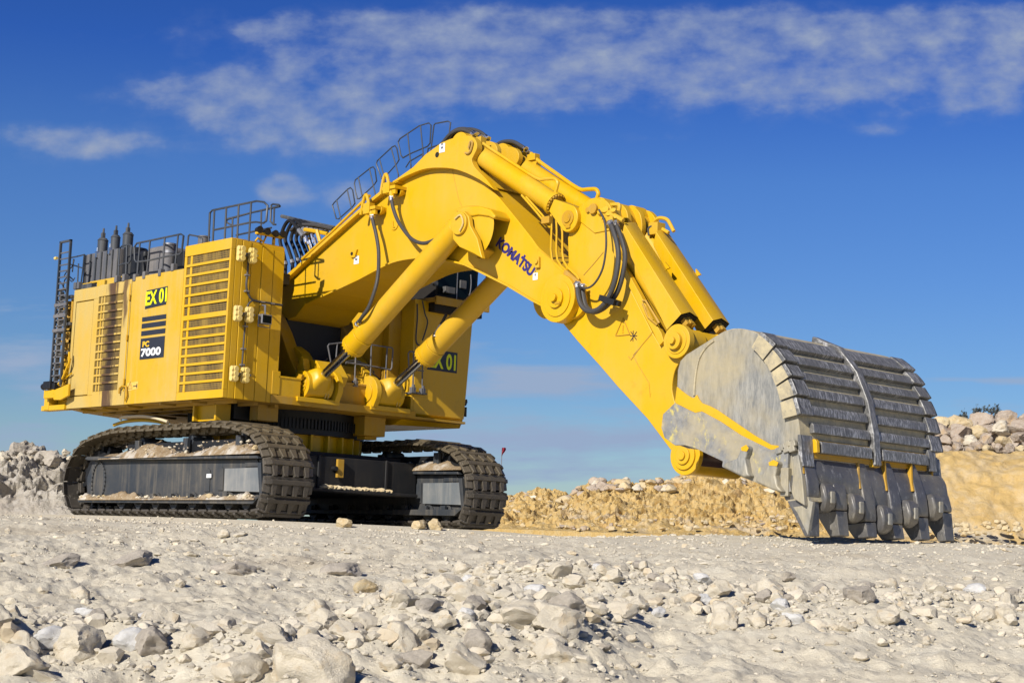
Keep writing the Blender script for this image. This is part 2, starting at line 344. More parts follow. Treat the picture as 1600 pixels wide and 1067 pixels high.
# ------------------------------------------------------------------ sky
def world():
    w=bpy.data.worlds.new('World'); sc.world=w; w.use_nodes=True; nt=w.node_tree; nt.nodes.clear()
    out=nt.nodes.new('ShaderNodeOutputWorld'); bg=nt.nodes.new('ShaderNodeBackground'); nt.links.new(bg.outputs[0],out.inputs[0])
    bg.inputs[1].default_value=0.095
    tc=nt.nodes.new('ShaderNodeTexCoord'); sx=nt.nodes.new('ShaderNodeSeparateXYZ'); nt.links.new(tc.outputs['Generated'],sx.inputs[0])
    # keep the sky going under the horizon (the site stands on a rise)
    zc=math_(nt,'MAXIMUM',sx.outputs[2],.03)
    cb=nt.nodes.new('ShaderNodeCombineXYZ'); nt.links.new(sx.outputs[0],cb.inputs[0]); nt.links.new(sx.outputs[1],cb.inputs[1]); nt.links.new(zc,cb.inputs[2])
    sk=nt.nodes.new('ShaderNodeTexSky'); sk.sky_type='NISHITA'; sk.sun_disc=False; sk.sun_elevation=SUN_EL; sk.sun_rotation=math.pi/2-SUN_AZ
    sk.air_density=1.0; sk.dust_density=.6; sk.ozone_density=2.0; sk.altitude=200
    nt.links.new(cb.outputs[0],sk.inputs[0])
    def dot(v):
        n=nt.nodes.new('ShaderNodeVectorMath'); n.operation='DOT_PRODUCT'; nt.links.new(tc.outputs['Generated'],n.inputs[0]); n.inputs[1].default_value=v; return n.outputs['Value']
    fx=math_(nt,'MAXIMUM',math_(nt,'ABSOLUTE',dot(FW)),.05)
    a=math_(nt,'DIVIDE',dot(RT),fx); e=math_(nt,'DIVIDE',sx.outputs[2],fx)
    e=math_(nt,'SUBTRACT',e,math_(nt,'MULTIPLY',a,.0384))            # true level of the clouds
    tint=ramp(nt,zc,SKYTINT)
    skyc=mixc(nt,1.0,sk.outputs[0],tint,'MULTIPLY')
    ed=(math_(nt,'MULTIPLY',a,2643/100.),math_(nt,'MULTIPLY',e,2643/100.))
    cv=nt.nodes.new('ShaderNodeCombineXYZ'); nt.links.new(ed[0],cv.inputs[0]); nt.links.new(ed[1],cv.inputs[1])
    def mp(scx,scy,loc=(0,0,0)):
        n=nt.nodes.new('ShaderNodeMapping'); n.inputs['Scale'].default_value=(scx,scy,1); n.inputs['Location'].default_value=loc; nt.links.new(cv.outputs[0],n.inputs[0]); return n.outputs[0]
    def blobs(L):
        s=None
        for (u,v,su,sv,am) in L:
            a0=(u-800)/100.; e0=(872-v)/100.
            p=math_(nt,'MULTIPLY',math_(nt,'SUBTRACT',ed[0],a0),100./su); q=math_(nt,'MULTIPLY',math_(nt,'SUBTRACT',ed[1],e0),100./sv)
            r=math_(nt,'ADD',math_(nt,'MULTIPLY',p,p),math_(nt,'MULTIPLY',q,q))
            g=math_(nt,'MULTIPLY',math_(nt,'EXPONENT',math_(nt,'MULTIPLY',r,-1.0)),am)
            s=g if s is None else math_(nt,'ADD',s,g)
        return math_(nt,'MINIMUM',s,1.0)
    up=blobs([(420,25,200,30,.6),(690,20,200,30,.7),(60,210,110,22,.5),(412,288,36,22,.5),(1640,90,120,60,.8),(1600,20,150,40,.6),(1150,12,420,34,.6),(350,95,120,30,.5),(100,232,90,18,.5),(240,140,130,40,.7),(400,175,150,60,.95),(500,205,110,35,.7),(560,130,150,55,.75),(720,85,130,70,.85),(860,125,120,45,.9),(1000,60,200,50,.6),(1100,110,130,60,.9),(1290,100,150,60,1.),(1480,100,120,60,.8),(1450,25,260,40,.75),(1520,140,50,30,.6),(40,205,110,28,.75),(190,215,80,16,.4),(412,288,40,24,1.0),(512,300,52,32,1.0),(1380,192,70,13,.55),(620,45,300,45,.45),(1010,205,60,10,.3)])
    n1=noise_(nt,mp(1.0,1.6,(3,1,0)),1.35,8,.55); n2=noise_(nt,mp(.35,.6,(9,4,0)),1.0,4,.5)
    nz=math_(nt,'ADD',math_(nt,'MULTIPLY',n1,1.05),math_(nt,'MULTIPLY',n2,.05))
    dn=math_(nt,'ADD',math_(nt,'MULTIPLY',up,.50),nz)
    m1=ramp(nt,math_(nt,'MULTIPLY',dn,.6),[(.40,0),(.49,.12),(.60,.52),(.76,1)])
    m1=math_(nt,'MULTIPLY',math_(nt,'MULTIPLY',m1,math_(nt,'MULTIPLY_ADD',n1,.8,.40)),math_(nt,'MULTIPLY',up,1.6,clamp=True),clamp=True)
    lo=blobs([(40,560,110,30,.7),(60,610,60,14,.6),(0,690,120,40,.6),(840,590,130,22,.9),(760,610,80,12,.5),(700,540,120,16,.35),(820,690,330,40,.75),(840,745,200,16,.5),(1560,595,70,7,.6),(1470,592,50,5,.5),(1300,640,400,30,.25),(20,480,70,14,.4)])
    n3=noise_(nt,mp(.55,3.2,(5,2,0)),1.2,8,.58)
    m2=ramp(nt,math_(nt,'ADD',math_(nt,'MULTIPLY',lo,.55),n3),[(.58,0),(.95,1)])
    m2=math_(nt,'MULTIPLY',m2,math_(nt,'MULTIPLY',lo,3.0,clamp=True),clamp=True)
    c=mixc(nt,m1,skyc,CLOUD1); c=mixc(nt,m2,c,CLOUD2)
    nt.links.new(c,bg.inputs[0])
SKYTINT=[(.0,(.74,.77,.80)),(.047,(.58,.71,.86)),(.10,(.43,.62,.90)),(.165,(.35,.565,.95)),(.222,(.30,.53,.97)),(.285,(.165,.385,.95)),(.45,(.10,.24,.62)),(1.0,(.07,.16,.42))]
CLOUD1=(3.1,3.75,5.3); CLOUD2=(3.1,4.1,5.9)
world()
# ------------------------------------------------------------------ ground
def fbm(p,o=5,h=.9,l=2.0): return noise.fractal(p,h,l,o,noise_basis='PERLIN_ORIGINAL')
def sstep(a,b,x):
    t=max(0,min(1,(x-a)/(b-a))); return t*t*(3-2*t)
def base_z(s):
    if s<0: return -2.24
    return min(-2.24+2.24*(s/38.0),0.0)
def edge_z(s):
    # long gentle rise towards the machine so the tracks stand clear
    return min(0.0,-.86+.86*s/50.0)
def SL(x,y):
    d=Vector((x-CAM[0],y-CAM[1],0)); return d.dot(FW),d.dot(RT)
def ridge(s,l):
    """loose windrows of rubble in the foreground"""
    a=l/max(s,1)*FPX+CX
    r1=math.exp(-((s-11.5-.9*sstep(350,600,a)-.4*math.sin(a*.01))/(.9+.6*sstep(350,600,a)))**2)*(1-sstep(820,1020,a))*.30
    r2=math.exp(-((s-17.6+.9*math.sin(a*.006))/2.1)**2)*sstep(600,820,a)*(1-.3*sstep(1350,1600,a))*.28
    r3=math.exp(-((s-14.2)/1.6)**2)*sstep(560,700,a)*(1-sstep(900,1050,a))*.25
    return r1+r2+r3
def gz(x,y,full=True):
    s,l=SL(x,y); z=base_z(s); w=1-sstep(850,1180,l/max(s,1)*FPX+CX)
    z=min(z,edge_z(s)*w-.045)
    r=math.hypot(s,l)
    if 2<s<78 and abs(l)<s*.75+3:
        z+=ridge(s,l)
        if full:
            near=1-sstep(24,35,s)*.75
            p=Vector((x*.35,y*.35,0)); z+=fbm(p,3)*.10*near
            p=Vector((x*1.5,y*1.5,3)); 
            q=fbm(p,6,.75)
            z+=q*.05*near; z+=noise.noise(Vector((x*14,y*14,4)))*.014*near
            # low worn humps of buried rock
            h=noise.noise(Vector((x*.9+7,y*.9,1))); z+=max(0,h-.12)*.14*near
            h=noise.noise(Vector((x*3.1+7,y*3.1,5))); z+=max(0,h-.22)*.12*near
            h=noise.noise(Vector((x*5.2+17,y*5.2,2))); z+=max(0,h-.18)*.07*near
            h=noise.noise(Vector((x*8,y*8,9))); z+=max(0,h-.15)*.06*near
    # flat pad under the machine
    if x<12: 
        w=1-sstep(6.4,8.2,math.hypot(x*.8,y)); z=z*(1-w)+0.0*w
    if s>80: z-= (min(s,1500)-80)*.05
    return z
def ground():
    rings=[]; r=1.0
    while r<7.5: rings.append(r); r*=1.25
    while r<32: rings.append(r); r*=1.0052
    while r<85: rings.append(r); r*=1.009
    while r<9000: rings.append(r); r*=1.25
    a=[]; t=-25.0
    while t<25.0: a.append(t); t+=.083
    while t<335.0: a.append(t); t+=5.0
    n=len(a); vs=[(CAM[0],CAM[1],-2.24)]; fs=[]
    a0=math.atan2(FW[1],FW[0])
    for r in rings:
        for t in a:
            th=a0-R_(t); x=CAM[0]+math.cos(th)*r; y=CAM[1]+math.sin(th)*r
            vs.append((x,y,gz(x,y)))
    for i in range(n): fs.append((0,1+(i+1)%n,1+i))
    for k in range(len(rings)-1):
        b=1+k*n
        for i in range(n):
            j=(i+1)%n; fs.append((b+i,b+j,b+n+j,b+n+i))
    me=bpy.data.meshes.new('ground'); me.from_pydata(vs,[],fs); me.materials.append(MAT['ground']); me.shade_smooth()
    bm=bmesh.new(); bm.from_mesh(me); bmesh.ops.recalc_face_normals(bm,faces=bm.faces)
    up=sum(f.normal.z for f in bm.faces)
    if up<0: bmesh.ops.reverse_faces(bm,faces=bm.faces)
    bm.to_mesh(me); bm.free()
    o=bpy.data.objects.new('ground',me); col.objects.link(o); o['kind']='structure'
ground()
# ------------------------------------------------------------------ banks of broken rock behind the machine
def bank(name,mat,prof,depth,dtoe,cols=420,rows=60,power=.8,amp=.25,zt=0.0,freq=.8,back=14,strata=None,seed=0):
    """prof: crest line in the photo; the crest stands `depth` away, the toe `dtoe` nearer, the back slope falls behind"""
    vs=[];fs=[]
    def top(u):
        for (a,b),(c,d) in zip(prof[:-1],prof[1:]):
            if a<=u<=c: return b+(d-b)*(u-a)/(c-a)
        return prof[0][1] if u<prof[0][0] else prof[-1][1]
    u0,u1=prof[0][0],prof[-1][0]; R=rows+16
    for i in range(cols+1):
        u=u0+(u1-u0)*i/cols; P=Qd(u,top(u),depth)
        h=Vector((P.x-CAM[0],P.y-CAM[1],0)); L=h.length; h/=L
        edge=min(1,min(u-u0,u1-u)/60.+.02)
        for k in range(R+1):
            if k<=rows:
                t=k/rows; r=L-dtoe*(1-t); z=zt+(P.z-zt)*(strata(t) if strata else t**power)
            else:
                t=(k-rows)/16; r=L+back*t; z=P.z-(P.z-zt+4)*t**1.3
            x=CAM[0]+h.x*r; y=CAM[1]+h.y*r
            q=Vector((x*freq,y*freq,z*freq+seed))
            w=min(1,(k/rows)*5) if k<=rows else 1
            d=fbm(q,6,.7)*amp+ abs(noise.noise(q*2.3))*amp*.7+max(0,noise.noise(q*5+Vector((3,3,3)))-.05)*amp*.6
            vs.append((x-h.x*d*1.1*w,y-h.y*d*1.1*w,z+d*.7*w-(.35 if k==0 else 0)))
    for i in range(cols):
        for k in range(R):
            a=i*(R+1)+k; fs.append((a,a+R+1,a+R+2,a+1))
    me=bpy.data.meshes.new(name); me.from_pydata(vs,[],fs); me.materials.append(MAT[mat]); me.shade_smooth()
    bm=bmesh.new(); bm.from_mesh(me); bmesh.ops.recalc_face_normals(bm,faces=bm.faces); bm.to_mesh(me); bm.free()
    me.set_sharp_from_angle(angle=R_(50))
    o=bpy.data.objects.new(name,me); col.objects.link(o); o['kind']='structure'; return o
bank('rubble_bank','berm_white',[(-1500,800),(-1300,740),(-1000,705),(-600,712),(-260,700),(-60,706),(0,712),(40,706),(100,716),(160,735),(230,760),(300,790),(340,830)],62,7,cols=900,amp=.45,zt=.0,power=.7)
bank('earth_bank','berm_tan',[(700,822),(760,790),(800,772),(850,768),(890,776),(905,762),(960,750),(1000,756),(1050,750),(1085,742),(1150,745),(1250,752),(1350,770),(1480,790)],86,16,cols=560,rows=90,amp=.42,zt=.45,power=1.1,seed=4,freq=.8)
def cutstrata(t): return .04+.30*t+.66*sstep(.12,.95,t)
bank('cut_bank','berm_cut',[(1300,712),(1440,706),(1500,704),(1560,706),(1640,700),(1720,700),(1900,690),(2300,705),(2900,760),(3000,800)],57,7,cols=420,rows=80,amp=.20,zt=-.2,strata=cutstrata,seed=9,freq=.55,back=5)
bank('boulder_heap','boulder',[(1300,672),(1440,666),(1500,662),(1560,664),(1640,654),(1720,650),(1900,640),(2300,660),(2900,700),(3000,740)],61,4.2,cols=300,rows=30,amp=.35,zt=2.6,power=.9,seed=12,freq=.9)
# ------------------------------------------------------------------ rocks
def rock_mesh(name,seed,mat,sub=4,flat=.8,cuts=15,rough=.075):
    rnd=random.Random(seed); bm=bmesh.new(); bmesh.ops.create_icosphere(bm,subdivisions=sub,radius=1)
    planes=[]
    for i in range(cuts):
        n=Vector((rnd.gauss(0,1),rnd.gauss(0,1),rnd.gauss(0,.8))).normalized(); planes.append((n,rnd.uniform(.50,.86)))
    off=Vector((rnd.uniform(0,99),rnd.uniform(0,99),rnd.uniform(0,99)))
    for v in bm.verts:
        p=v.co.copy()
        for n,d in planes:
            k=p.dot(n)-d
            if k>0: p-=n*k*.93
        nn=p.normalized()
        p+=nn*(noise.fractal(p*1.3+off,.8,2.1,4)*rough*1.8+noise.fractal(p*5+off,.7,2.1,4)*rough*.55)
        p.z*=flat; v.co=p
    for f in bm.faces: f.smooth=True
    me=bpy.data.meshes.new(name); bm.to_mesh(me); bm.free(); me.materials.append(MAT[mat]); me.set_sharp_from_angle(angle=R_(30)); return me
RK={k:[rock_mesh('rock',i*7+j,k,4,.72+.05*(i%4)) for i in range(n)] for j,(k,n) in enumerate((('rock_pale',9),('rock_grey',3),('rock_white',2),('rock_tan',4),('boulder',7)))}
RKt=[rock_mesh('rock',i*3+200,'rock_pale',2,.8,14,.09) for i in range(8)]
RKs={k:[rock_mesh('rock',i*5+60+j,k,3,.75) for i in range(5)] for j,k in enumerate(('rock_pale','boulder','rock_tan'))}
rr=random.Random(11)
def rock(P,sz,mat='rock_pale',label=None,group=None,small=False,sink=.25,name='rock',scl=None):
    me=rr.choice((RKs if small else RK)[mat]); o=bpy.data.objects.new(name,me); col.objects.link(o)
    sx,sy,sz_=scl or (rr.uniform(.85,1.2),rr.uniform(.8,1.15),rr.uniform(.75,1.05))
    o.scale=(sz*sx,sz*sy,sz*sz_); o.rotation_euler=(rr.uniform(-.3,.3),rr.uniform(-.3,.3),rr.uniform(0,6.28))
    o.location=P+Vector((0,0,sz*sz_*(.62-sink)))
    tag(o,label,'boulder' if name=='boulder' else 'rock',group); return o
def ground_at(u,v):
    """where the line of sight through a point of the photo meets the ground"""
    r=ray(u,v).normalized(); t=8.0
    while t<90:
        p=CAM+r*t
        if p.z<gz(p.x,p.y): 
            return p
        t+=.04
    return None
HERO=[ # u, v of the foot centre, half width in px, material, what it looks like
 (478,1064,54,'rock_pale','largest pale boulder at the bottom edge, blocky with a sloping top'),
 (372,1066,44,'rock_pale','broad pale rock left of the largest boulder at the bottom edge'),
 (28,1052,40,'rock_pale','rounded pale rock in the bottom left corner of the rubble'),
 (75,1066,34,'rock_pale','low pale rock right of the one in the bottom left corner'),
 (78,1010,26,'rock_white','white sharp topped rock in the bottom left rubble'),
 (120,1022,46,'rock_pale','wide pale rock behind the bottom left corner rocks'),
 (240,1018,30,'rock_grey','grey faced angular rock in the bottom left rubble pile'),
 (205,1012,24,'rock_white','thin whitish slab leaning in the bottom left rubble'),
 (505,985,32,'rock_pale','flat topped pale rock behind the largest boulder'),
 (565,975,17,'rock_pale','small rounded rock right of the flat topped rock'),
 (625,1012,33,'rock_pale','pale rock cracked down its right side in the middle of the rubble'),
 (657,1000,22,'rock_pale','rock leaning on the cracked pale rock in the rubble'),
 (725,938,31,'rock_pale','tall upright pale rock standing proud of the middle rubble'),
 (668,955,24,'rock_grey','grey shaded rock just left of the tall upright rock'),
 (742,1015,26,'rock_grey','dark gapped wedge of rock below the tall upright one'),
 (865,990,42,'rock_pale','large rounded rock with a deep shadow on its right'),
 (815,975,40,'rock_pale','broad pale rock left of the large shadowed one'),
 (720,1050,36,'rock_pale','pale slab lying at the bottom edge below the middle rubble'),
 (870,1035,34,'rock_pale','pale rock at the lower right end of the near rubble'),
 (1130,978,28,'rock_pale','isolated pale rock with dark right face in the right rubble'),
 (1028,962,14,'rock_white','small whitish upright rock in the right rubble band'),
 (1180,955,17,'rock_pale','small pale rock right of the isolated dark faced one'),
 (1340,940,26,'rock_grey','brown grey rock in the right rubble band'),
 (1575,950,24,'rock_pale','pale rock near the right edge of the photo'),
 (1450,1005,11,'rock_pale','small pale rock alone on the smooth ground at lower right'),
 (1320,985,15,'rock_pale','small pale rock in front of the right rubble band'),
 (124,934,19,'rock_pale','pale rock standing alone on the left of the flat ground'),
 (95,880,30,'rock_grey','low grey rock half buried on the left of the flat ground'),
 (349,839,14,'rock_pale','small pale rock standing in front of the near track'),
 (205,880,36,'rock_grey','long low grey rock half buried left of centre'),
 (365,895,38,'rock_grey','low grey faced rock half buried in front of the near track'),
 (530,895,37,'rock_grey','smooth dark grey hump of rock half buried in the ground'),
 (570,925,19,'rock_tan','pinkish tan rock lying on the flat ground'),
 (298,868,14,'rock_pale','little pale rock behind the half buried grey ones'),
 (870,900,22,'rock_pale','pale rock with shaded side in front of the bucket gap'),
 (998,888,17,'rock_grey','grey pale rock on the flat ground right of centre'),
 (1230,905,14,'rock_grey','little grey rock in front of the bucket teeth'),
 (1200,930,30,'rock_pale','flat pale rock in the middle of the right rubble band'),
 (1455,925,22,'rock_pale','pale rounded rock on the right rubble band'),
 (538,823,16,'rock_tan','yellow lump of earth in front of the gap between the tracks'),
 (655,826,17,'rock_tan','yellow rock beside the far track, left of a pair'),
 (678,827,16,'rock_tan','yellow rock beside the far track, right of a pair'),
]
HS={'largest pale boulder at the bottom edge, blocky with a sloping top': 'largest boulder at the bottom edge', 'broad pale rock left of the largest boulder at the bottom edge': 'broad rock beside the largest boulder', 'rounded pale rock in the bottom left corner of the rubble': 'rounded rock in the bottom left corner', 'low pale rock right of the one in the bottom left corner': 'low rock near the bottom left corner', 'white sharp topped rock in the bottom left rubble': 'white sharp topped rock', 'wide pale rock behind the bottom left corner rocks': 'wide rock behind the corner rocks', 'grey faced angular rock in the bottom left rubble pile': 'grey faced angular rock', 'thin whitish slab leaning in the bottom left rubble': 'thin whitish leaning slab', 'flat topped pale rock behind the largest boulder': 'flat topped rock behind the boulder', 'small rounded rock right of the flat topped rock': 'small rounded rock', 'pale rock cracked down its right side in the middle of the rubble': 'cracked pale rock', 'rock leaning on the cracked pale rock in the rubble': 'rock leaning on the cracked one', 'tall upright pale rock standing proud of the middle rubble': 'tall upright rock', 'grey shaded rock just left of the tall upright rock': 'grey rock beside the upright one', 'dark gapped wedge of rock below the tall upright one': 'wedge below the upright rock', 'large rounded rock with a deep shadow on its right': 'large rounded shadowed rock', 'broad pale rock left of the large shadowed one': 'broad rock beside the shadowed one', 'pale slab lying at the bottom edge below the middle rubble': 'slab at the bottom edge', 'pale rock at the lower right end of the near rubble': 'rock ending the near rubble', 'isolated pale rock with dark right face in the right rubble': 'isolated dark faced rock', 'small whitish upright rock in the right rubble band': 'small whitish upright rock', 'small pale rock right of the isolated dark faced one': 'small rock beside the isolated one', 'brown grey rock in the right rubble band': 'brown grey rock at right', 'pale rock near the right edge of the photo': 'rock near the right edge', 'small pale rock alone on the smooth ground at lower right': 'lone rock at lower right', 'small pale rock in front of the right rubble band': 'rock fronting the right rubble', 'pale rock standing alone on the left of the flat ground': 'lone pale rock at left', 'low grey rock half buried on the left of the flat ground': 'half buried rock at far left', 'small pale rock standing in front of the near track': 'small rock before the near track', 'long low grey rock half buried left of centre': 'long half buried grey rock', 'low grey faced rock half buried in front of the near track': 'buried rock before the track', 'smooth dark grey hump of rock half buried in the ground': 'dark grey buried hump', 'pinkish tan rock lying on the flat ground': 'pinkish tan rock', 'little pale rock behind the half buried grey ones': 'little rock behind the buried ones', 'pale rock with shaded side in front of the bucket gap': 'rock before the bucket gap', 'grey pale rock on the flat ground right of centre': 'grey rock right of centre', 'little grey rock in front of the bucket teeth': 'little rock before the teeth', 'flat pale rock in the middle of the right rubble band': 'flat rock amid the right rubble', 'pale rounded rock on the right rubble band': 'rounded rock on the right rubble', 'yellow lump of earth in front of the gap between the tracks': 'yellow lump between the tracks', 'yellow rock beside the far track, left of a pair': 'left yellow track rock', 'yellow rock beside the far track, right of a pair': 'right yellow rock by the track'}
hero_pts=[]
for u,v,hw,mt,lb in HERO:
    P=ground_at(u,min(v,1063)) 
    if P is None: P=Qd(u,v,44); P.z=gz(P.x,P.y)
    d=(P-CAM).dot(away); sz=hw*d/FPX*(1.22 if v>960 and hw>=20 else 1.05)
    buried=lb.startswith('low') or 'half buried' in lb
    o=rock(P,sz,mt,lb,None,sink=.55 if buried else .28,scl=(1.1,1.1,.55) if buried else None)
    hero_pts.append((P.x,P.y,sz))
# loose rocks one could count, thick in the windrows; each is named by the hand-placed rock it lies nearest to
ORD=['first','second','third','fourth','fifth','sixth','seventh','eighth','ninth','tenth','eleventh','twelfth','thirteenth','fourteenth','fifteenth','sixteenth','seventeenth','eighteenth','nineteenth','twentieth']+['%dth'%i for i in range(21,60)]
loose=[]; cnt=0; tries=0
while cnt<200 and tries<9000:
    tries+=1
    s=rr.uniform(9.8,27); a=rr.uniform(-60,1660)
    l=(a-CX)/FPX*s; x=CAM[0]+FW[0]*s+RT[0]*l; y=CAM[1]+FW[1]*s+RT[1]*l
    rd=ridge(s,l)
    if rr.random()>rd*3.6+.035: continue
    k='c' if rd<.06 else ('b' if s>15.2 and a>650 else 'a')
    sz=rr.uniform(.055,.125)*(1.3 if rr.random()<.3 else 1)*(.8+s*.012)
    if k=='a': sz*=1.3
    if k=='c': sz*=.62
    if any((x-p)**2+(y-q)**2<(sz+w)**2*.72 for p,q,w in hero_pts): continue
    hero_pts.append((x,y,sz*.7))
    mt=rr.choice(['rock_pale']*12+['rock_grey','rock_grey','rock_white'])
    o=rock(Vector((x,y,gz(x,y))),sz,mt,'x',None,sink=.3); o['_k']=k
    u_,v_,z_=proj(o.location); loose.append((o,u_,v_,sz*FPX/z_,mt,k)); cnt+=1
byk={}
for o,u_,v_,w_,mt,k in loose:
    h=min(HERO,key=lambda h:(h[0]-u_)**2+((h[1]-h[2]*.5-v_)*1.6)**2)
    dx=u_-h[0]; dy=(v_-h[1]+h[2]*.5)*1.6
    side=('right of' if dx>0 else 'left of') if abs(dx)>abs(dy) else ('in front of' if dy>0 else 'behind')
    byk.setdefault((h[4],side),[]).append((math.hypot(dx,dy),o,h,w_,mt,k))
GN={'a':'rocks in the near rubble','b':'rocks in the right rubble band','c':'rocks scattered on the flat ground'}
for (hl,side),L in byk.items():
    L.sort(key=lambda t:t[0])
    for i,(d_,o,h,w_,mt,k) in enumerate(L):
        szw='big' if w_>26 else ('mid-sized' if w_>14 else 'small'); cw={'rock_pale':'pale','rock_grey':'grey','rock_white':'white','rock_tan':'tan'}[mt]
        o['label']='%s %s rock, %snearest %s the %s'%(szw,cw,'' if i==0 else ORD[i]+' ',side,HS[hl]); o['group']=GN[k]; del o['_k']
# the broken stone between them
def rubble():
    vs=[];fs=[];n=0;t=0
    while n<1250 and t<60000:
        t+=1; s=9+rr.random()*36; a=rr.uniform(-120,1720); l=(a-CX)/FPX*s; x=CAM[0]+FW[0]*s+RT[0]*l; y=CAM[1]+FW[1]*s+RT[1]*l
        rd=ridge(s,l)
        if rr.random()>rd*4+(.07 if s<32 else .16): continue
        src=RKt[n%8]; sz=(rr.uniform(.018,.05)+.05*rr.random()**4)*(1+.4*(rd>.08)) if s<32 else rr.uniform(.02,.06)
        M=Matrix.Rotation(rr.uniform(0,6.28),3,'Z')@Matrix.Diagonal((sz*rr.uniform(.85,1.4),sz*rr.uniform(.8,1.15),sz*rr.uniform(.7,1))); o0=len(vs); P=Vector((x,y,gz(x,y)+sz*.25))
        vs+=[tuple(P+M@v.co) for v in src.vertices]; fs+=[[i+o0 for i in p.vertices] for p in src.polygons]; n+=1
    for i in range(420):
        s=rr.uniform(16,42); a=rr.uniform(-80,1680); l=(a-CX)/FPX*s; x=CAM[0]+FW[0]*s+RT[0]*l; y=CAM[1]+FW[1]*s+RT[1]*l; src=RKt[i%8]; sz=rr.uniform(.03,.085)*(1+.6*rr.random()**4)
        M=Matrix.Rotation(rr.uniform(0,6.28),3,'Z')@Matrix.Diagonal((sz*rr.uniform(1,1.8),sz*rr.uniform(.9,1.3),sz*rr.uniform(.45,.8))); o0=len(vs); P=Vector((x,y,gz(x,y)+sz*.08))
        vs+=[tuple(P+M@v.co) for v in src.vertices]; fs+=[[j+o0 for j in p.vertices] for p in src.polygons]
    me=bpy.data.meshes.new('rubble'); me.from_pydata(vs,[],fs); me.materials.append(MAT['rock_pale']); me.shade_smooth(); me.set_sharp_from_angle(angle=R_(20))
    o=bpy.data.objects.new('rubble',me); col.objects.link(o); tag(o,'fist sized pale stones filling the rubble bands between the bigger rocks','rubble',None,'stuff')
rubble()
# gravel and chips: nobody could count them
def pebbles():
    rnd=random.Random(3); vs=[];fs=[]
    base=bmesh.new(); bmesh.ops.create_icosphere(base,subdivisions=1,radius=1); bv=[v.co.copy() for v in base.verts]; bf=[[v.index for v in f.verts] for f in base.faces]; base.free()
    shapes=[]
    for i in range(14):
        shapes.append([v*rnd.uniform(.65,1.2) for v in bv])
    n=0
    while n<17000:
        s=8.5+ (rnd.random()**1.25)*32; a=rnd.uniform(-420,2020); l=(a-CX)/FPX*s
        x=CAM[0]+FW[0]*s+RT[0]*l; y=CAM[1]+FW[1]*s+RT[1]*l
        rd=ridge(s,l); cl=noise.noise(Vector((x*.7,y*.7,4)))
        if rnd.random()>rd*3.0+.10+max(0,cl)*.6: continue
        big=rnd.random()
        sz=.004+.016*big**4+(.036*rd*3*big**2)+(.0005*s)
        z=gz(x,y)+sz*.15; k=len(vs); sh=shapes[n%14]
        t=rnd.uniform(0,6.28); c_,s_=math.cos(t),math.sin(t); fz=rnd.uniform(.55,.9); fx=rnd.uniform(.8,1.5)
        for q in sh:
            X=q.x*fx; vs.append((x+(X*c_-q.y*s_)*sz,y+(X*s_+q.y*c_)*sz,z+q.z*sz*fz))
        fs+=[[i+k for i in f] for f in bf]; n+=1
    me=bpy.data.meshes.new('gravel'); me.from_pydata(vs,[],fs); me.materials.append(MAT['pebble'])
    o=bpy.data.objects.new('gravel',me); col.objects.link(o); tag(o,'loose chips of pale limestone strewn over the ground','gravel',None,'stuff')
pebbles()
# boulders piled along the top of the cut bank: rows of them, counted from the left
for row,(f,s0,s1,rn) in enumerate(((1.0,.30,.62,'topmost'),(.70,.26,.50,'second'),(.40,.22,.42,'third'),(.12,.16,.32,'lowest'))):
    u=1425+rr.uniform(0,10); i=0
    while u<1640:
        sz=rr.uniform(s0,s1); vt=668-(u-1440)*.06; vb=710-(u-1440)*.03
        P=Qd(u,vb+(vt-vb)*f+rr.uniform(-3,3),57+4*f)
        rock(P,sz,rr.choice(['boulder']*5+['rock_tan','rock_pale']),'brown pinkish boulder, %s from the left in the %s row on the cut bank'%(ORD[i],rn),'boulders on the cut bank',sink=.5,name='boulder'); i+=1
        u+=sz*FPX/59*rr.uniform(1.15,1.7)
def merge(name,items,label,mats=('boulder','rock_pale','rock_tan')):
    """many small stones that read as one mass"""
    me=bpy.data.meshes.new(name); vs=[];fs=[];mi=[]
    for P,sz,k in items:
        src=RKs[k if k in RKs else 'rock_pale'][rr.randrange(5)]; M=Matrix.Rotation(rr.uniform(0,6.28),3,'Z')@Matrix.Diagonal((sz*rr.uniform(.85,1.3),sz*rr.uniform(.8,1.15),sz*rr.uniform(.7,1)))
        o0=len(vs); vs+=[tuple(P+M@v.co) for v in src.vertices]; fs+=[[i+o0 for i in p.vertices] for p in src.polygons]; mi+=[mats.index(k)]*len(src.polygons)
    me.from_pydata(vs,[],fs)
    for m_ in mats: me.materials.append(MAT[m_])
    me.polygons.foreach_set('material_index',mi); me.shade_smooth(); me.set_sharp_from_angle(angle=R_(40))
    o=bpy.data.objects.new(name,me); col.objects.link(o); return tag(o,label,'rubble',None,'stuff')
it=[]
for (ua,ub,va,vb,k) in ((880,935,770,752,12),(935,1060,752,748,26),(800,880,774,772,8),(1060,1260,745,754,12)):
    for i in range(k):
        t=rr.random(); u=ua+(ub-ua)*t; dv=rr.uniform(-1,16); it.append((Qd(u,va+(vb-va)*t+dv,85-dv*.22),rr.uniform(.16,.48),rr.choice(['boulder','rock_pale','rock_tan','boulder'])))
for i in range(330):
    u=rr.uniform(795,1270); f=rr.random(); it.append((Qd(u,772+55*f,84-14*f),rr.uniform(.05,.20),rr.choice(['rock_tan','rock_tan','rock_tan','boulder'])))
for i in range(60):
    u=rr.uniform(1440,1640); f=rr.random(); it.append((Qd(u,835-20*f,50.5+1.0*f),rr.uniform(.05,.16),'rock_tan'))
merge('bank_rubble',it,'broken stones strewn over the tan earth banks behind the bucket')
it=[]
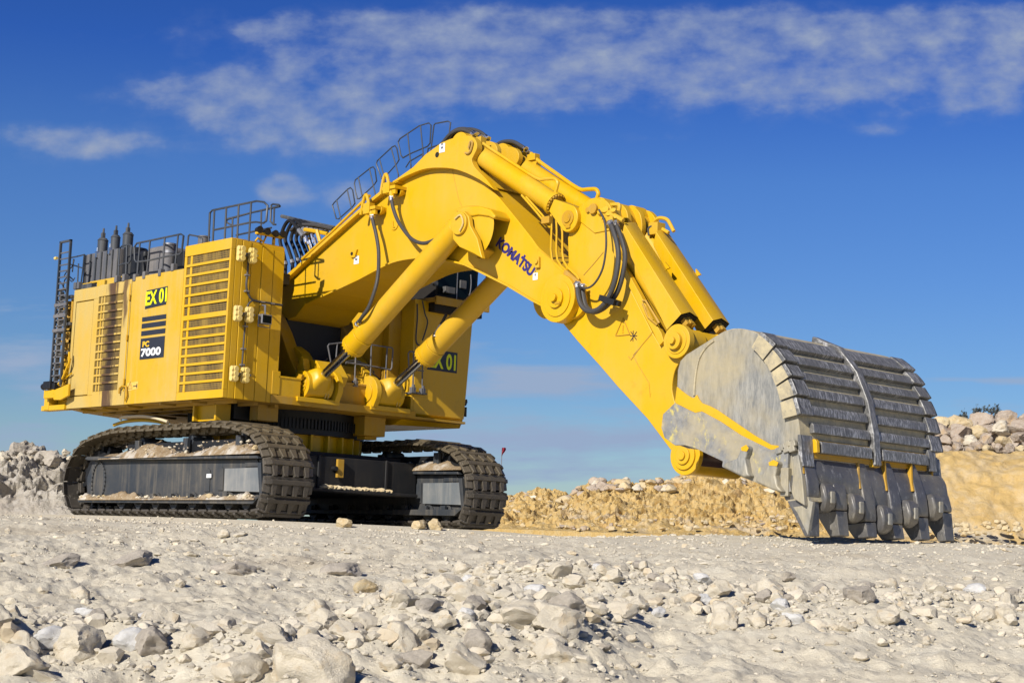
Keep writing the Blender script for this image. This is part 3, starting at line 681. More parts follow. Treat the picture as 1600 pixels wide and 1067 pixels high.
for i in range(150):
    u=rr.uniform(-60,150); f=rr.random(); it.append((Qd(u,716+88*f,61-5.5*f),rr.uniform(.06,.22),'rock_pale'))
merge('bank_gravel',it,'small pale stones covering the rubble bank at the left')
L=sorted([(rr.uniform(-8,104),rr.uniform(703,724)) for i in range(15)])
for i,(u,v) in enumerate(L):
    rock(Qd(u,v,61.5-(v-703)*.06),rr.uniform(.18,.46),rr.choice(['rock_pale','rock_grey','rock_grey']),'whitish rock topping the rubble bank behind the machine, %s from the left'%ORD[i],'rocks on the rubble bank',sink=.5)
# ------------------------------------------------------------------ far bushes behind the cut bank, and the flag
simple('bark',(.12,.09,.07),.9); simple('leaf_far',(.07,.085,.085),.8,.2,.2,4)  # grey-blue leaf colour has the distance haze mixed in
def bush(u,v,w,h,label,seed):
    rnd=random.Random(seed); B=Qd(u,v+22,110); k=110/FPX
    t=empty('gum_tree',label,'tree',B,'distant trees behind the cut bank')
    tr=MB(); cr=MB(); hh=(h+22)*k; ww=w*k
    tr.tube([(0,0,0),(.1,0,hh*.3),(.0,.1,hh*.55)],.07,6)
    for i in range(7):
        an=rnd.uniform(0,6.28); e=Vector((math.cos(an)*ww*.42,math.sin(an)*ww*.42,hh*rnd.uniform(.65,.95))); b=Vector((0,0,hh*rnd.uniform(.3,.55)))
        tr.tube([b,(b+e)/2+Vector((0,0,-.1)),e],.03,5)
        for j in range(20):
            p=e+Vector((rnd.gauss(0,ww*.12),rnd.gauss(0,ww*.12),rnd.gauss(0,hh*.09)))
            q=[Vector((rnd.gauss(0,1),rnd.gauss(0,1),rnd.gauss(0,1)))*.085 for _ in range(3)]
            cr.add([p+q[0],p+q[1],p+q[2]],[(0,1,2)])
    tr.build('trunk','bark',t); cr.build('crown','leaf_far',t)
bush(1531,645,16,8,'thin dark tree left of a pair seen far behind the boulders',1)
bush(1552,645,20,9,'fuller dark tree right of a pair seen far behind the boulders',2)
bush(1503,650,14,5,'lowest dark bush showing its top over the boulders beside the bucket',3)
B=Qd(783,735,70); fl=empty('marker_flag','small dark red flag on a thin stick behind the far track','flag',B)
k=70/FPX
MB().tube([(0,0,-.6),(0,0,34*k)],.018,6).build('stick','steel_dull',fl)
g=MB(); P=[]
for i in range(7):
    for j in range(5):
        w=6.5*k*(i/6)
        P.append(RT*(w*(.55+.45*math.sin(j*.9+1)))+Vector((0,0,36*k-j*3.3*k))+FW*(.06*math.sin(i*1.3+j)))
g.add(P,[(i*5+j,(i+1)*5+j,(i+1)*5+j+1,i*5+j+1) for i in range(6) for j in range(4)],True).build('cloth','flag_red',fl)
# ------------------------------------------------------------------ the excavator
EXC=empty('mining_excavator','huge yellow hydraulic mining shovel on black crawler tracks, its bucket resting on the ground','excavator')
def hexbolts(mb,c,n,r,rad,axis,h=.05,start=0):
    axis=Vector(axis).normalized(); u=axis.orthogonal().normalized(); w=axis.cross(u)
    for i in range(n):
        t=2*math.pi*i/n+start; p=Vector(c)+(u*math.cos(t)+w*math.sin(t))*r
        mb.cyl(p,p+axis*h,rad,seg=6)
def rail(mb,segs,r=.028,**k):
    for s in segs: mb.tube(Qs(s,**k),r,6)
YN=-4.53
# ---- engine house -------------------------------------------------
XR=-4.5
hb=MB()
plan=[(1.60,-4.44),(1.60,-2.72),(-1.2,-2.72),(-1.2,2.2),(-1.2,4.44),(XR,4.44),(-5.5,3.2),(-6.24,1.6),(-6.24,-1.6),(-5.5,-3.2),(XR+.05,-4.44)]
hb.prism([(x,y,3.36) for x,y in plan],(0,0,3.62))
house=hb.build('engine_house','yellow_dirty',EXC,.02)
pn=MB()
def stain_mat():
    m,nt,b=newmat('stained_yellow')
    co=mapping(nt); sx=nt.nodes.new('ShaderNodeSeparateXYZ'); nt.links.new(co,sx.inputs[0])
    big=noise_(nt,mapping(nt,scale=(.8,.8,.3)),1.2,4,.6)
    base=mixc(nt,ramp(nt,big,[(.25,0),(.6,.85)]),(.64,.38,.025),(.55,.41,.14))
    drip=noise_(nt,mapping(nt,scale=(5,5,.35)),1.7,5,.65)
    q=math_(nt,'ABSOLUTE',math_(nt,'ADD',math_(nt,'ADD',sx.outputs[0],2.15),math_(nt,'MULTIPLY',math_(nt,'SUBTRACT',noise_(nt,co,1.2,3,.5),.5),.5)))
    w=math_(nt,'SUBTRACT',math_(nt,'MULTIPLY',drip,.85),q)
    q2=math_(nt,'ABSOLUTE',math_(nt,'ADD',math_(nt,'ADD',sx.outputs[0],1.42),math_(nt,'MULTIPLY',math_(nt,'SUBTRACT',noise_(nt,co,2.2,3,.5),.5),.35)))
    w2=math_(nt,'MULTIPLY',math_(nt,'SUBTRACT',math_(nt,'MULTIPLY',drip,.3),q2),math_(nt,'MULTIPLY_ADD',sx.outputs[2],.9,-5.0,clamp=True))
    f=math_(nt,'MAXIMUM',ramp(nt,w,[(.05,0),(.22,.92)]),ramp(nt,w2,[(.0,0),(.05,.8)]))
    cc=mixc(nt,f,base,(.07,.030,.018))
    pl=math_(nt,'MULTIPLY',ramp(nt,noise_(nt,mapping(nt,scale=(3,3,.5)),2,5,.7),[(.58,0),(.7,.5)]),math_(nt,'MULTIPLY_ADD',sx.outputs[2],-1.0,4.6,clamp=True))
    cc=mixc(nt,pl,cc,(.35,.22,.08))
    setin(nt,b,'Base Color',cc); b.inputs['Roughness'].default_value=.45; MAT['stained_yellow']=m
stain_mat()
rear=MB()
# rear service panel: surround of the grille, lower sill, door
Z0,Z1=3.30,7.04
rear.box((-4.50,YN,Z0),(-4.36,-4.42,7.0)).box((-4.36,YN,Z0),(-2.98,-4.42,3.66)).box((-4.36,YN,6.62),(-2.98,-4.42,7.0)).box((-3.27,YN,3.66),(-2.98,-4.42,6.62))
rear.box((-2.98,YN,Z0),(-1.55,-4.42,3.76)).box((-2.98,YN,6.66),(-1.55,-4.42,7.02)).box((-1.55,YN,Z0),(-1.13,-4.42,7.04))
rp=rear.build('service_panel','stained_yellow',EXC,.012)
MB().box((-4.33,YN+.006,3.69),(-3.30,-4.42,6.59)).build('door','stained_yellow',rp,.02)
MB().box((-2.98,-4.487,3.76),(-1.55,-4.43,6.66)).build('screen','screen',rp)
g=MB(); nS=12
for i in range(1,nS): 
    z=3.76+(6.66-3.76)*i/nS; g.box((-2.97,YN-.004,z-.028),(-1.56,-4.49,z+.032))
g.box((-2.86,YN+.02,3.77),(-2.80,-4.486,6.65)).box((-2.72,YN+.03,3.77),(-2.66,-4.486,6.65))
g.build('louvre','stained_yellow',rp,.008)
# middle panel with the decals
mid=MB().box((-1.10,YN,Z0),(1.66,-4.42,7.08)).build('side_panel','yellow_dusty',EXC,.02)
MB().box((-1.16,YN+.02,3.35),(1.66,-4.43,3.40)).box((-1.19,YN-.02,3.7),(-1.15,YN+.05,6.9)).build('hinge_strip','yellow',mid,.005)
for z in (3.9,5.2,6.4): MB().cyl((-1.13,YN-.035,z),(-1.13,YN-.035,z+.16),.03,seg=10).build('hinge','yellow_dirty',mid)
MB().tube(Qs([(186,615),(187,607),(191,603),(197,604),(198,618),(195,626)],y=YN-.06),.03,6).build('hose_loop','yellow_dirty',EXC)
# dark name plates
def panel(px,y,name,mat,par): 
    p=Qs(px,y=y); return MB().prism(p,(0,.008,0)).build(name,mat,par)
d1=panel([(229.3,454.2),(262,447),(259,475.5),(226.3,483)],YN-.012,'number_plate','decal_black',EXC)
def word(s,bl,br,tl,y,name,mat,par,bold=.02,th=.006):
    a,b,c=Q(*bl,y=y),Q(*br,y=y),Q(*tl,y=y)
    return text(s,a,(b-a).normalized(),(c-a).normalized(),(c-a).length,name,mat,par,width=(b-a).length,bold=bold,thick=th)
word('EX 01',(227.3,478.4),(260.3,471.2),(228.6,456.3),YN-.012,'number_text','decal_yellow',d1,.03)
d2=MB()
for a,b in (((223.4,496),(260,491.2)),):
    pass
def strip(z0,z1): d2.box((-.385,YN-.012,z0),(.905,YN-.002,z1))
strip(5.70,5.83);strip(5.50,5.64);strip(5.28,5.42);strip(4.585,5.20)
d2=d2.build('model_plate','decal_black',EXC)
text('PC',(-.26,YN-.012,5.00-.06),(1,0,0),(0,0,1),.17,'model_letters','decal_orange',d2,width=.36,bold=.04)
text('7000',(-.32,YN-.012,4.66),(1,0,0),(0,0,1),.24,'model_number','decal_white',d2,width=1.07,bold=.04)
# warning stickers
def tri(c,y,h,par,name='warning_triangle',mat='decal_black'):
    a=Q(*c,y=y); s=h; mb=MB(); P=[a+Vector((-s*.58,0,0)),a+Vector((s*.58,0,0)),a+Vector((0,0,s))]
    mb.tube(P+[P[0]],s*.045,4); mb.box((a.x-s*.04,y-.004,a.z+s*.25),(a.x+s*.04,y+.004,a.z+s*.6)); mb.box((a.x-s*.04,y-.004,a.z+s*.12),(a.x+s*.04,y+.004,a.z+s*.18))
    return mb.build(name,mat,par)
ws=panel([(199,598.5),(216,595.5),(215,607.5),(198,611)],YN-.006,'warning_sticker','tan_dusty',EXC); tri((203,607),YN-.012,.20,ws,mat='yellow_dirty')
MB().tube(Qs([(208,603.5),(214,602.5)],y=YN-.012),.012,4).tube(Qs([(214,599.5),(213.6,606)],y=YN-.012),.014,4).build('warning_figure','decal_black',ws)
# ---- radiator box at the front ------------------------------------
XB0,XB1,YB1,ZT=1.68,4.0,-2.72,7.72
bx=MB()
bx.box((XB0,YN+.09,3.36),(XB1-.02,YB1,7.70))
radiator=bx.build('radiator_box','yellow',EXC,.02)
fr=MB(); zA,zM0,zM1,zB=7.41,5.56,5.70,3.53
fr.box((XB0,YN,zA),(XB1,-4.38,ZT)).box((XB0,YN,Z0),(XB1,-4.38,zB)).box((XB0,YN,zB),(XB0+.11,-4.38,zA)).box((3.93,YN,zB),(XB1,-4.38,zA)).box((XB0+.11,YN-.005,zM0),(3.93,-4.42,zM1))
fr.build('grille_frame','yellow',radiator,.012)
MB().box((XB0+.11,-4.492,zB),(3.93,-4.445,zA)).build('screen','screen',radiator)
sl_=MB()
for za,zb,n in ((zM1,zA,6),(zB,zM0,8)):
    for i in range(1,n): z=za+(zb-za)*i/n; sl_.box((XB0+.11,YN-.006,z-.034),(3.935,-4.493,z+.036))
sl_.box((XB0+.28,YN+.018,zB),(XB0+.38,-4.491,zA))
sl_.build('louvre','yellow',radiator,.008)
# front face: corner strip, folded panels
ff=MB()
ys=[-4.378,-4.16,-3.86,-3.50,-3.10,-2.72]; 
for i,(a,b) in enumerate(zip(ys[:-1],ys[1:])):
    ff.box((XB1-.06,a+.012,3.3),(XB1+(.0,.012,.004,.010,.0)[i],b-.006,(ZT,7.70,7.66,7.60,7.56)[i]))
front_panel=ff.build('front_panel','yellow',EXC,.014)
MB().box((2.2,-4.40,7.70),(3.96,-2.76,7.735)).build('roof_plate','yellow_dirty',radiator)
# signal lamps in stacks of three
def lampstack(u,v,k):
    P=Q(u,v,x=4.30); mb=MB()
    for dz in (-.13,0,.13):
        for dx,rr_ in ((0,.095),(-.13,.085)):
            mb.cyl((P.x+dx-.05,P.y,P.z+dz),(P.x+dx+.05,P.y,P.z+dz),rr_,rr_*.82,seg=12)
        mb.cyl((P.x-.05,P.y-.13,P.z+dz*1.05),(P.x-.05,P.y+.05,P.z+dz*1.05),.075,.09,seg=12)
    mb.box((P.x-.24,P.y-.05,P.z-.16),(P.x-.05,P.y+.05,P.z+.16))
    return mb
for i,(a,b) in enumerate((((379.5,396),(397.5,399.5)),((374.4,489.6),(392,491.8)),((368.4,583.5),(385.5,586)))):
    for (u,v) in (a,b):
        lampstack(u,v,0).build('lamp_stack','horn_yellow',EXC,.012)
    P=Q((a[0]+b[0])/2,(a[1]+b[1])/2,x=4.12)
    MB().box((4.0,P.y-.30,P.z-.02),(4.16,P.y+.30,P.z+.03)).cyl((4.0,P.y,P.z),(4.28,P.y,P.z),.05,seg=10).build('lamp_bracket','steel_dull',EXC)
cb=MB()
cb.tube(smooth(Qs([(388.5,400),(387,425),(385,446),(388,459),(396,469),(420,473.5),(441,477)],x=4.07),5),.032,7)
cb.tube(smooth(Qs([(396,469),(389,474),(385.5,486),(382,520),(379,560),(377,585)],x=4.07),5),.026,7)
cb.build('wiring_loom','rubber',EXC)
for u,v in ((386,430),(385,455),(410,472),(425,474.5),(383,510),(380,545),(378,570)): 
    P=Q(u,v,x=4.05); MB().box((4.0,P.y-.06,P.z-.02),(4.11,P.y+.06,P.z+.02)).build('cable_clip','steel_dull',EXC)
fl_=MB(); P=Q(418,499,x=4.35); fl_.box((4.12,P.y-.17,P.z-.13),(4.33,P.y+.17,P.z+.14)); fl=fl_.build('floodlight','steel_dull',EXC,.02)
MB().box((4.33,P.y-.14,P.z-.10),(4.338,P.y+.14,P.z+.11)).build('lens','glass_dark',fl)
MB().tube([(4.05,P.y,P.z+.42),(4.2,P.y,P.z+.40),(4.22,P.y,P.z+.16)],.025,6).tube([(4.2,P.y-.2,P.z+.1),(4.2,P.y-.2,P.z-.2),(4.2,P.y+.2,P.z-.2),(4.2,P.y+.2,P.z+.1)],.015,5).build('bracket','steel_dull',fl)
# light bar over the corner
lb=MB(); lb.obb((Q(400.6,363,x=3.9)+Q(442,372.5,x=3.9))/2,(0,1,0),(1,0,0),(0,0,1),(Q(442,372.5,x=3.9)-Q(400.6,363,x=3.9)).length/2,.07,.035)
lb.tube(Qs([(416,369),(411,380)],x=3.8),.03,6).tube(Qs([(428,371),(427,384)],x=3.8),.05,6).tube(Qs([(395,382),(403,372),(412,378)],x=3.8),.03,5)
light_bar=lb.build('light_bar','yellow',EXC,.01)
for u,v in ((405,359),(417,362),(429.5,365.5),(441.5,366.5)):
    P=Q(u,v,x=3.95); MB().cyl((P.x-.12,P.y,P.z),(P.x+.06,P.y,P.z),.07,.105,seg=14).cyl((P.x-.05,P.y,P.z-.16),(P.x-.05,P.y,P.z),.02,seg=6).build('work_light','black',light_bar)
# ---- roof equipment -----------------------------------------------
pl=MB().box((-4.4,-4.40,6.98),(1.6,-2.9,7.03)).box((-4.4,-4.46,7.0),(-3.6,-4.3,7.16)).build('roof_deck','dark_grey',EXC)
rb=MB()
for a,b in ((-4.3,-3.75),(-3.35,-2.9),(-2.75,-2.3)): rb.box((a,-4.42,7.02),(b,-4.30,7.20))
rb.box((-3.9,-4.36,7.18),(-2.0,-4.2,7.24)).build('roof_kerb','yellow_dusty',EXC,.008)
def roofbox(px0,px1,zb,y,depth,name,mat,bevel=.05,ribs=0):
    a=Q(*px0,y=y); b=Q(*px1,y=y); mb=MB(); mb.box((a.x,y,zb),(b.x,y+depth,a.z if a.z>b.z else b.z))
    o=mb.build(name,mat,EXC,bevel,3)
    return a,b,o
a,b,o=roofbox((134,398),(188,387),7.05,-4.1,1.3,'intake_housing','muffler_grey',.04)
r=MB()
for i in range(7):
    x=a.x+(b.x-a.x)*(i+.03)/6.3; r.box((x,-4.15,7.12),(x+.05,-4.1,min(a.z,b.z)-.02+i*0))
r.build('rib','dark_grey',o,.006)
MB().cyl((b.x+.32,-3.75,7.05),(b.x+.32,-3.75,b.z-.02),.36,seg=24).build('filter_drum','black',EXC)
a2,b2,o=roofbox((203,394),(226,390),7.05,-4.05,1.1,'muffler','black',.12)
a3,b3,o=roofbox((228.5,387),(255,384.5),7.05,-4.0,1.1,'muffler','muffler_grey',.14)
P=Q(265.5,382,y=-4.0); o=MB().cyl((P.x,-4.0,7.05),(P.x,-4.0,P.z),.185,seg=24).build('exhaust_pipe','muffler_grey',EXC)
MB().cyl((P.x,-4.0,P.z-.28),(P.x,-4.0,P.z-.20),.20,seg=24).cyl((P.x,-4.0,P.z-.03),(P.x,-4.0,P.z+.02),.20,seg=24).build('clamp','steel_dull',o)
P=Q(276,396,y=-3.9); MB().box((P.x-.1,-4.0,7.05),(P.x+.55,-3.3,P.z)).build('muffler','black',EXC,.05)
P=Q(318.5,370,y=-3.6); o=MB().cyl((P.x,-3.6,7.7),(P.x,-3.6,P.z),.165,seg=20).cyl((P.x,-3.6,P.z-.03),(P.x,-3.6,P.z+.01),.185,seg=20).build('exhaust_pipe','muffler_grey',EXC)
for (u0,u1,vt,vb,pu0,pu1,pv) in ((156,166.4,373.5,398,160,164,357),(176.3,185.8,368.7,392,180,183.6,352.7),(195.2,206,364.4,388,198.6,202.8,348.6)):
    y=-3.4; A=Q((u0+u1)/2,vt,y=y); w=(Q(u1,vt,y=y)-Q(u0,vt,y=y)).length/2*.80
    mb=MB().cyl((A.x,y,7.05),(A.x,y,A.z-.06),w*.98,seg=18).cyl((A.x,y,A.z-.06),(A.x,y,A.z+.02),w*1.08,w*.7,seg=18)
    B=Q((pu0+pu1)/2,pv,y=y); mb.box((B.x-.055,y-.05,A.z),(B.x+.055,y+.05,B.z-.15)).cyl((B.x+.01,y,A.z),(B.x+.01,y,B.z),.05,.03,seg=8)
    mb.build('exhaust_stack','dark_grey',EXC)
for u,v in ((151.5,397),(171.5,391)): 
    P=Q(u,v,y=-4.12); MB().box((P.x-.05,-4.16,P.z-.12),(P.x+.05,-4.08,P.z+.08)).cyl((P.x,-4.12,P.z+.05),(P.x,-4.12,P.z+.2),.015,seg=6).build('latch','fitting',EXC)
# ---- handrails on the roof ----------------------------------------
y=-4.42
hr=MB(); rail(hr,[[(106.7,403.5),(120,401),(131.8,398),(129.5,420),(126,447)],[(106,412),(118,415.5),(131,419.5)],[(122.7,412),(121,446)],[(106,430),(114,437)],[(115,405),(113,425)]],.022,y=y); hr.build('handrail','rail_grey',EXC)
hr=MB(); rail(hr,[[(184.5,438),(187,388.5),(190.5,384.6),(202,382.5),(205.5,384),(204.3,406),(201.5,411),(192,412.5),(186,415)],[(198.2,383.5),(196.5,437)]],.026,y=y); hr.build('handrail','rail_grey',EXC)
hr=MB(); rail(hr,[[(210,386),(213.7,380.3),(240,374.9),(282.7,365.9),(286.8,368.5),(284,394.4),(281,397),(255.4,401.8),(231,407.4),(213,409.7),(210.5,406),(210,386)],[(218.8,379.5),(213.7,436.3)],[(234.6,376.2),(228.8,432)],[(257.6,371.3),(253.3,427.7)],[(278.4,367),(273.4,418)]],.027,y=y); hr.build('handrail','rail_grey',EXC)
hr=MB(); rail(hr,[[(292.8,385),(294.5,369),(296,367),(310.6,369.7),(316,373.4),(316,380)]],.025,y=y); hr.build('handrail','rail_grey',EXC)
hr=MB(); y=-4.25; rail(hr,[[(326,378),(328,333),(331.5,329),(366,321.7),(401,314.4),(412.5,316),(418,321.5),(416,345.5),(411.5,348.7),(400,347),(390,348),(334.5,359.5)],[(335,328.5),(332.5,378)],[(353.7,324.3),(351,374.5)],[(373,320.3),(370.6,374)],[(392.5,316.2),(388.7,377)]],.029,y=y); hr.build('handrail','rail_grey',EXC)
hr=MB(); y=-3.0; rail(hr,[[(362,352),(354.5,348),(354,343),(395,332),(437.5,322.5),(436,320.3),(426,319.2),(423.8,321),(422.5,346),(427.5,351),(431,351)],[(363.5,339.7),(362.3,380)],[(408.5,328.5),(407,380)],[(428.6,325),(427.4,352)],[(369,367.7),(424,356)]],.027,y=y); hr.build('handrail','rail_grey',EXC)
for u,v in ((185,436),(197,434),(214,434),(229,430),(253.5,426),(273.5,418),(121,447),(126,446)):
    P=Q(u,v,y=-4.45); MB().box((P.x-.07,-4.56,P.z-.12),(P.x+.07,-4.40,P.z+.10)).build('rail_clamp','muffler_grey',EXC,.02)
# ---- ladder and rear platform ---------------------------------------
ld=MB()
y=-4.72; xa=Q(79.5,602,y=y).x; xb=Q(95,602,y=y).x; zt=Q(108,375,y=y).z; zb=Q(80,603,y=y).z
for x in (xa,xb):
    ld.box((x-.03,y-.05,zb),(x+.03,y+.03,zt))
ld.box((xa-.03,y-.05,zt-.06),(xb+.03,y+.03,zt))
ladder=ld.build('ladder','rail_grey',EXC,.008)
rg=MB(); n=22
for i in range(n):
    z=zb+.12+(zt-zb-.5)*i/(n-1); rg.box((xa,y-.02,z-.018),(xb,y+.02,z+.018))
for z in (5.75,6.2,6.55): rg.box((xa-.06,y-.06,z-.05),(xb+.06,y-.02,z+.05))
rg.build('rung','muffler_grey',ladder)
bk=MB().box((-5.06,-4.74,zb+.1),(-4.98,-4.6,zt-1.6))
for i in range(9):
    z=4.3+i*.34; bk.box((-5.3,-4.66,z),(-4.75,-4.58,z+.07))
for z in (5.0,5.9,6.75): bk.box((-5.1,-4.62,z),(-4.5,-4.5,z+.1))
bk.build('ladder_bracket','dark_grey',ladder,.01)
rs=MB()
rs.box((-5.0,-4.50,3.6),(-4.86,-4.38,6.7)).box((-4.72,-4.50,3.6),(-4.6,-4.4,6.75))
for i in range(8):
    z=3.9+i*.36; rs.box((-5.45,-4.5,z),(-4.6,-4.42,z+.14))
rs.box((-4.62,-4.56,5.9),(-4.5,-4.4,6.65))
rs.build('rear_frame','yellow_dirty',EXC,.012)
pf=MB()
xq=[Q(u,617,y=-4.78).x for u in (68,83.4)]; pf.box((xq[0],-4.78,3.64),(xq[1],-4.3,3.90)); pf.plateY([(82.5,616),(83.5,609.5),(107,599.4),(106,618),(94,624.7),(83.4,624.7)],-4.78,-4.70)
pf.box((-5.95,-4.6,3.28),(-4.5,-4.3,3.44)); pf.box((-5.75,-4.62,3.3),(-5.45,-4.3,3.7)); pf.box((-5.5,-4.3,3.34),(-4.55,-4.2,3.9))
pf.build('rear_platform','yellow',EXC,.015)
cf=MB().obb((-5.22,-4.74,4.04),(1,0,0),(0,1,0),(0,0,1),.22,.13,.12).cyl((-5.62,-4.75,4.0),(-5.3,-4.75,4.10),.11,.08,seg=10).box((-5.15,-4.8,3.9),(-4.85,-4.6,4.1)).build('ladder_hinge','black',EXC,.02)
tb=MB().tube(smooth(Qs([(91,600),(97,592),(103,578),(108,565),(108,550)],y=-4.7),4),.035,6).tube(smooth(Qs([(92,603),(100,592),(106,580),(110,560)],y=-4.62),4),.03,6).tube(Qs([(103,590),(112,583)],y=-4.6),.025,6).build('grease_pipe','yellow',EXC)
ro=MB()
for pts,r_ in (([(100,432),(104,425),(113,416),(116,405)],.018),([(104,430),(112,440),(117,434)],.015),([(98,455),(101,438),(107,432)],.02),([(94,440),(99,448),(104,460),(106,480)],.02)):
    ro.tube(smooth(Qs(pts,y=-4.6),4),r_,5)
ro.build('cable','rubber',EXC)
MB().cyl(Q(86,404,y=-4.7),Q(86,404,y=-4.7)+Vector((.12,0,0)),.05,seg=10).build('beacon','horn_yellow',EXC)
# ---- underside -------------------------------------------------------
us=MB()
us.prism([(x,y,3.30) for x,y in ((3.98,-4.50),(3.98,4.40),(XR,4.5),(-5.5,3.2),(-6.24,1.6),(-6.24,-1.6),(-5.5,-3.2),(XR,-4.52))],(0,0,.07))
for yy in (-3.9,-3.2,-2.5): us.box((-4.6,yy,3.22),(3.6,yy+.12,3.31))
for xx in (-3.9,-2.6,-1.2,.6,2.2): us.box((xx,-4.4,3.24),(xx+.1,-1,3.31))
us.build('belly_plate','yellow_dirty',EXC)
MB().box((-1.0,-2.4,2.95),(2.4,-1.8,3.3)).box((2.2,-3.3,2.85),(2.8,-2.7,3.3)).build('belly_box','black',EXC,.02)
P=Q(328,650,y=-3.7); yb=MB().box((P.x-.55,-3.75,2.78),(P.x+.5,-3.45,3.24)).box((P.x+.5,-3.9,2.78),(P.x+.58,-3.4,3.26)).box((P.x-.6,-3.9,2.78),(P.x-.52,-3.4,3.24)).build('tie_bracket','yellow',EXC,.012)
P=Q(416,640,x=3.2); MB().box((2.9,P.y-.35,2.85),(3.3,P.y+.35,3.32)).build('tie_bracket','yellow_dirty',EXC,.01)
P=Q(586,668,x=3.3); MB().box((2.6,P.y-.4,2.72),(3.3,P.y+.4,3.30)).box((2.7,P.y-.2,2.62),(3.1,P.y+.25,2.75)).build('tie_bracket','yellow_dirty',EXC,.02)
# ---- deck and front end -----------------------------------------------
dk=MB()
dk.box((-1.2,-2.72,3.36),(4.0,2.35,3.52)); dk.box((3.9,-2.95,3.30),(4.03,2.35,3.52))
deck=dk.build('deck','yellow_dirty',EXC,.015)
fd=MB().box((3.2,-2.70,3.52),(4.0,-1.93,4.06)).box((3.16,-2.72,4.02),(4.02,-1.9,4.08)).build('step_box','yellow',EXC,.014)
MB().box((4.0,-2.93,3.55),(4.02,-2.66,4.2)).build('door_post','yellow',EXC,.01)
MB().box((2.6,-2.5,4.36),(2.75,-1.95,4.5)).box((2.6,-2.32,3.5),(2.72,-2.15,4.4)).build('stand','yellow_dirty',EXC,.01)
def tower(y0,y1,name='boom_bracket'):
    pts=[(3.25,3.5),(3.42,4.0),(3.2,4.35),(2.75,4.9),(2.30,5.6),(1.85,6.15),(1.45,6.4),(.85,6.45),(.45,6.2),(-.5,4.6),(-1.0,3.5)]
    return MB().prism([(x,y0,z) for x,z in pts],(0,y1-y0,0)).box((2.2,y0-.12,3.5),(2.3,y1+.12,4.9)).build(name,'yellow_dirty',EXC,.03)
MB().box((-1.15,-1.02,3.5),(1.9,1.02,6.1)).box((-1.15,-2.6,3.5),(.9,-1.6,6.9)).box((-1.1,1.6,3.5),(.6,2.2,6.9)).box((1.0,-2.1,3.5),(1.5,-1.65,5.6)).build('cavity_filler','black',EXC,.04)  # black filler boxes added to keep the cavity behind the cylinders dark
tower(-1.52,-1.08); tower(1.08,1.52)
# lit casting in front of the brackets
cs=MB()
for s in (-1,1):
    cs.prism([(3.75,s*1.05-.18,3.5),(3.75,s*1.05-.18,4.0),(3.4,s*1.05-.18,4.5),(2.9,s*1.05-.18,5.0),(2.5,s*1.05-.18,5.2),(2.2,s*1.05-.18,3.5)],(0,.36,0))
cs.box((2.3,-.9,3.5),(3.0,.9,4.75)); cs.prism([(3.0,-.9,4.75),(3.0,.9,4.75),(3.5,.9,4.2),(3.5,-.9,4.2)],(0,0,-.06)); cs.box((2.95,-.85,3.5),(3.5,-.1,4.22)).box((3.0,.0,3.5),(3.45,.5,4.45))
cs.build('bracket_casting','yellow',EXC,.03)
pfm=MB().box((3.0,-.45,3.5),(3.78,1.0,4.12)).box((2.95,-.5,4.10),(3.82,1.05,4.16)).build('centre_platform','yellow_dirty',EXC,.01)
hr=MB(); rail(hr,[[(517,566),(512.3,540.5),(514.5,537.6),(541,534.6),(570,537.3),(612.5,543.3),(614,546),(612.2,574),(610,578),(590,573.5),(540.4,566.2)],[(556.4,537),(554,601)],[(580.3,539),(578.2,605)],[(605,542.5),(601.5,607)],[(527,537),(524.5,566)]],.022,x=3.72); hr.build('handrail','muffler_grey',EXC)
hr=MB(); rail(hr,[[(639,577),(638,552),(640,549),(668,552.5),(690,556)],[(646.5,550),(645.3,607)],[(660.4,552),(659.6,610)],[(640,577),(662,579.5)]],.022,x=3.95); hr.build('handrail','muffler_grey',EXC)
for u,v,x in ((554,599,3.75),(578,603,3.75),(601.5,605,3.75),(644.5,609,3.97),(659.6,611,3.97)):
    P=Q(u,v,x=x); MB().box((x-.05,P.y-.08,P.z-.10),(x+.07,P.y+.08,P.z+.08)).cyl((x+.03,P.y,P.z-.05),(x+.03,P.y,P.z+.16),.05,seg=8).build('rail_clamp','muffler_grey',EXC,.01)
MB().box((3.6,P.y-.35,P.z-.1),(4.02,P.y+.15,P.z-.05)).build('step','dark_grey',EXC)
for pts in ([(541,565),(556,563),(570,570),(585,582)],[(489,560),(494,575),(497,585)],[(540,568),(560,566),(590,575)],[(559,567),(575,577),(600,598)],[(495,562),(505,565),(512,560)]):
    MB().tube(smooth(Qs(pts,x=3.45),4),.022,6).build('hydraulic_hose','rubber',EXC)
# ---- cab module on the far side -----------------------------------------
cm=MB(); X0=-2.4
V=[(3.8,2.32,3.46),(3.8,4.50,3.46),(3.8,4.72,6.95),(3.8,2.32,6.95)]
cm.prism(V,(X0-3.8,0,0)); cm.prism([(3.78,2.32,3.46),(3.78,4.49,3.46),(3.70,4.44,3.18),(3.0,2.32,3.14)],(X0-3.7,0,0))
cabm=cm.build('cab_module','yellow',EXC,.025)
MB().box((2.9,1.85,3.5),(3.2,2.32,7.0)).box((2.4,1.4,3.5),(2.9,1.9,6.8)).build('cab_pillar','yellow_dirty',EXC,.02)
MB().box((3.80,2.42,3.52),(3.812,2.85,6.8)).build('door','yellow',cabm,.006)
lg=MB().box((3.1,2.75,6.90),(4.25,4.95,7.03)).box((4.2,2.75,6.82),(4.28,4.95,7.06)).build('catwalk','yellow_dirty',EXC,.01)
MB().box((3.2,2.85,6.62),(4.1,4.8,6.88)).build('catwalk_beam','dark_inside',EXC)
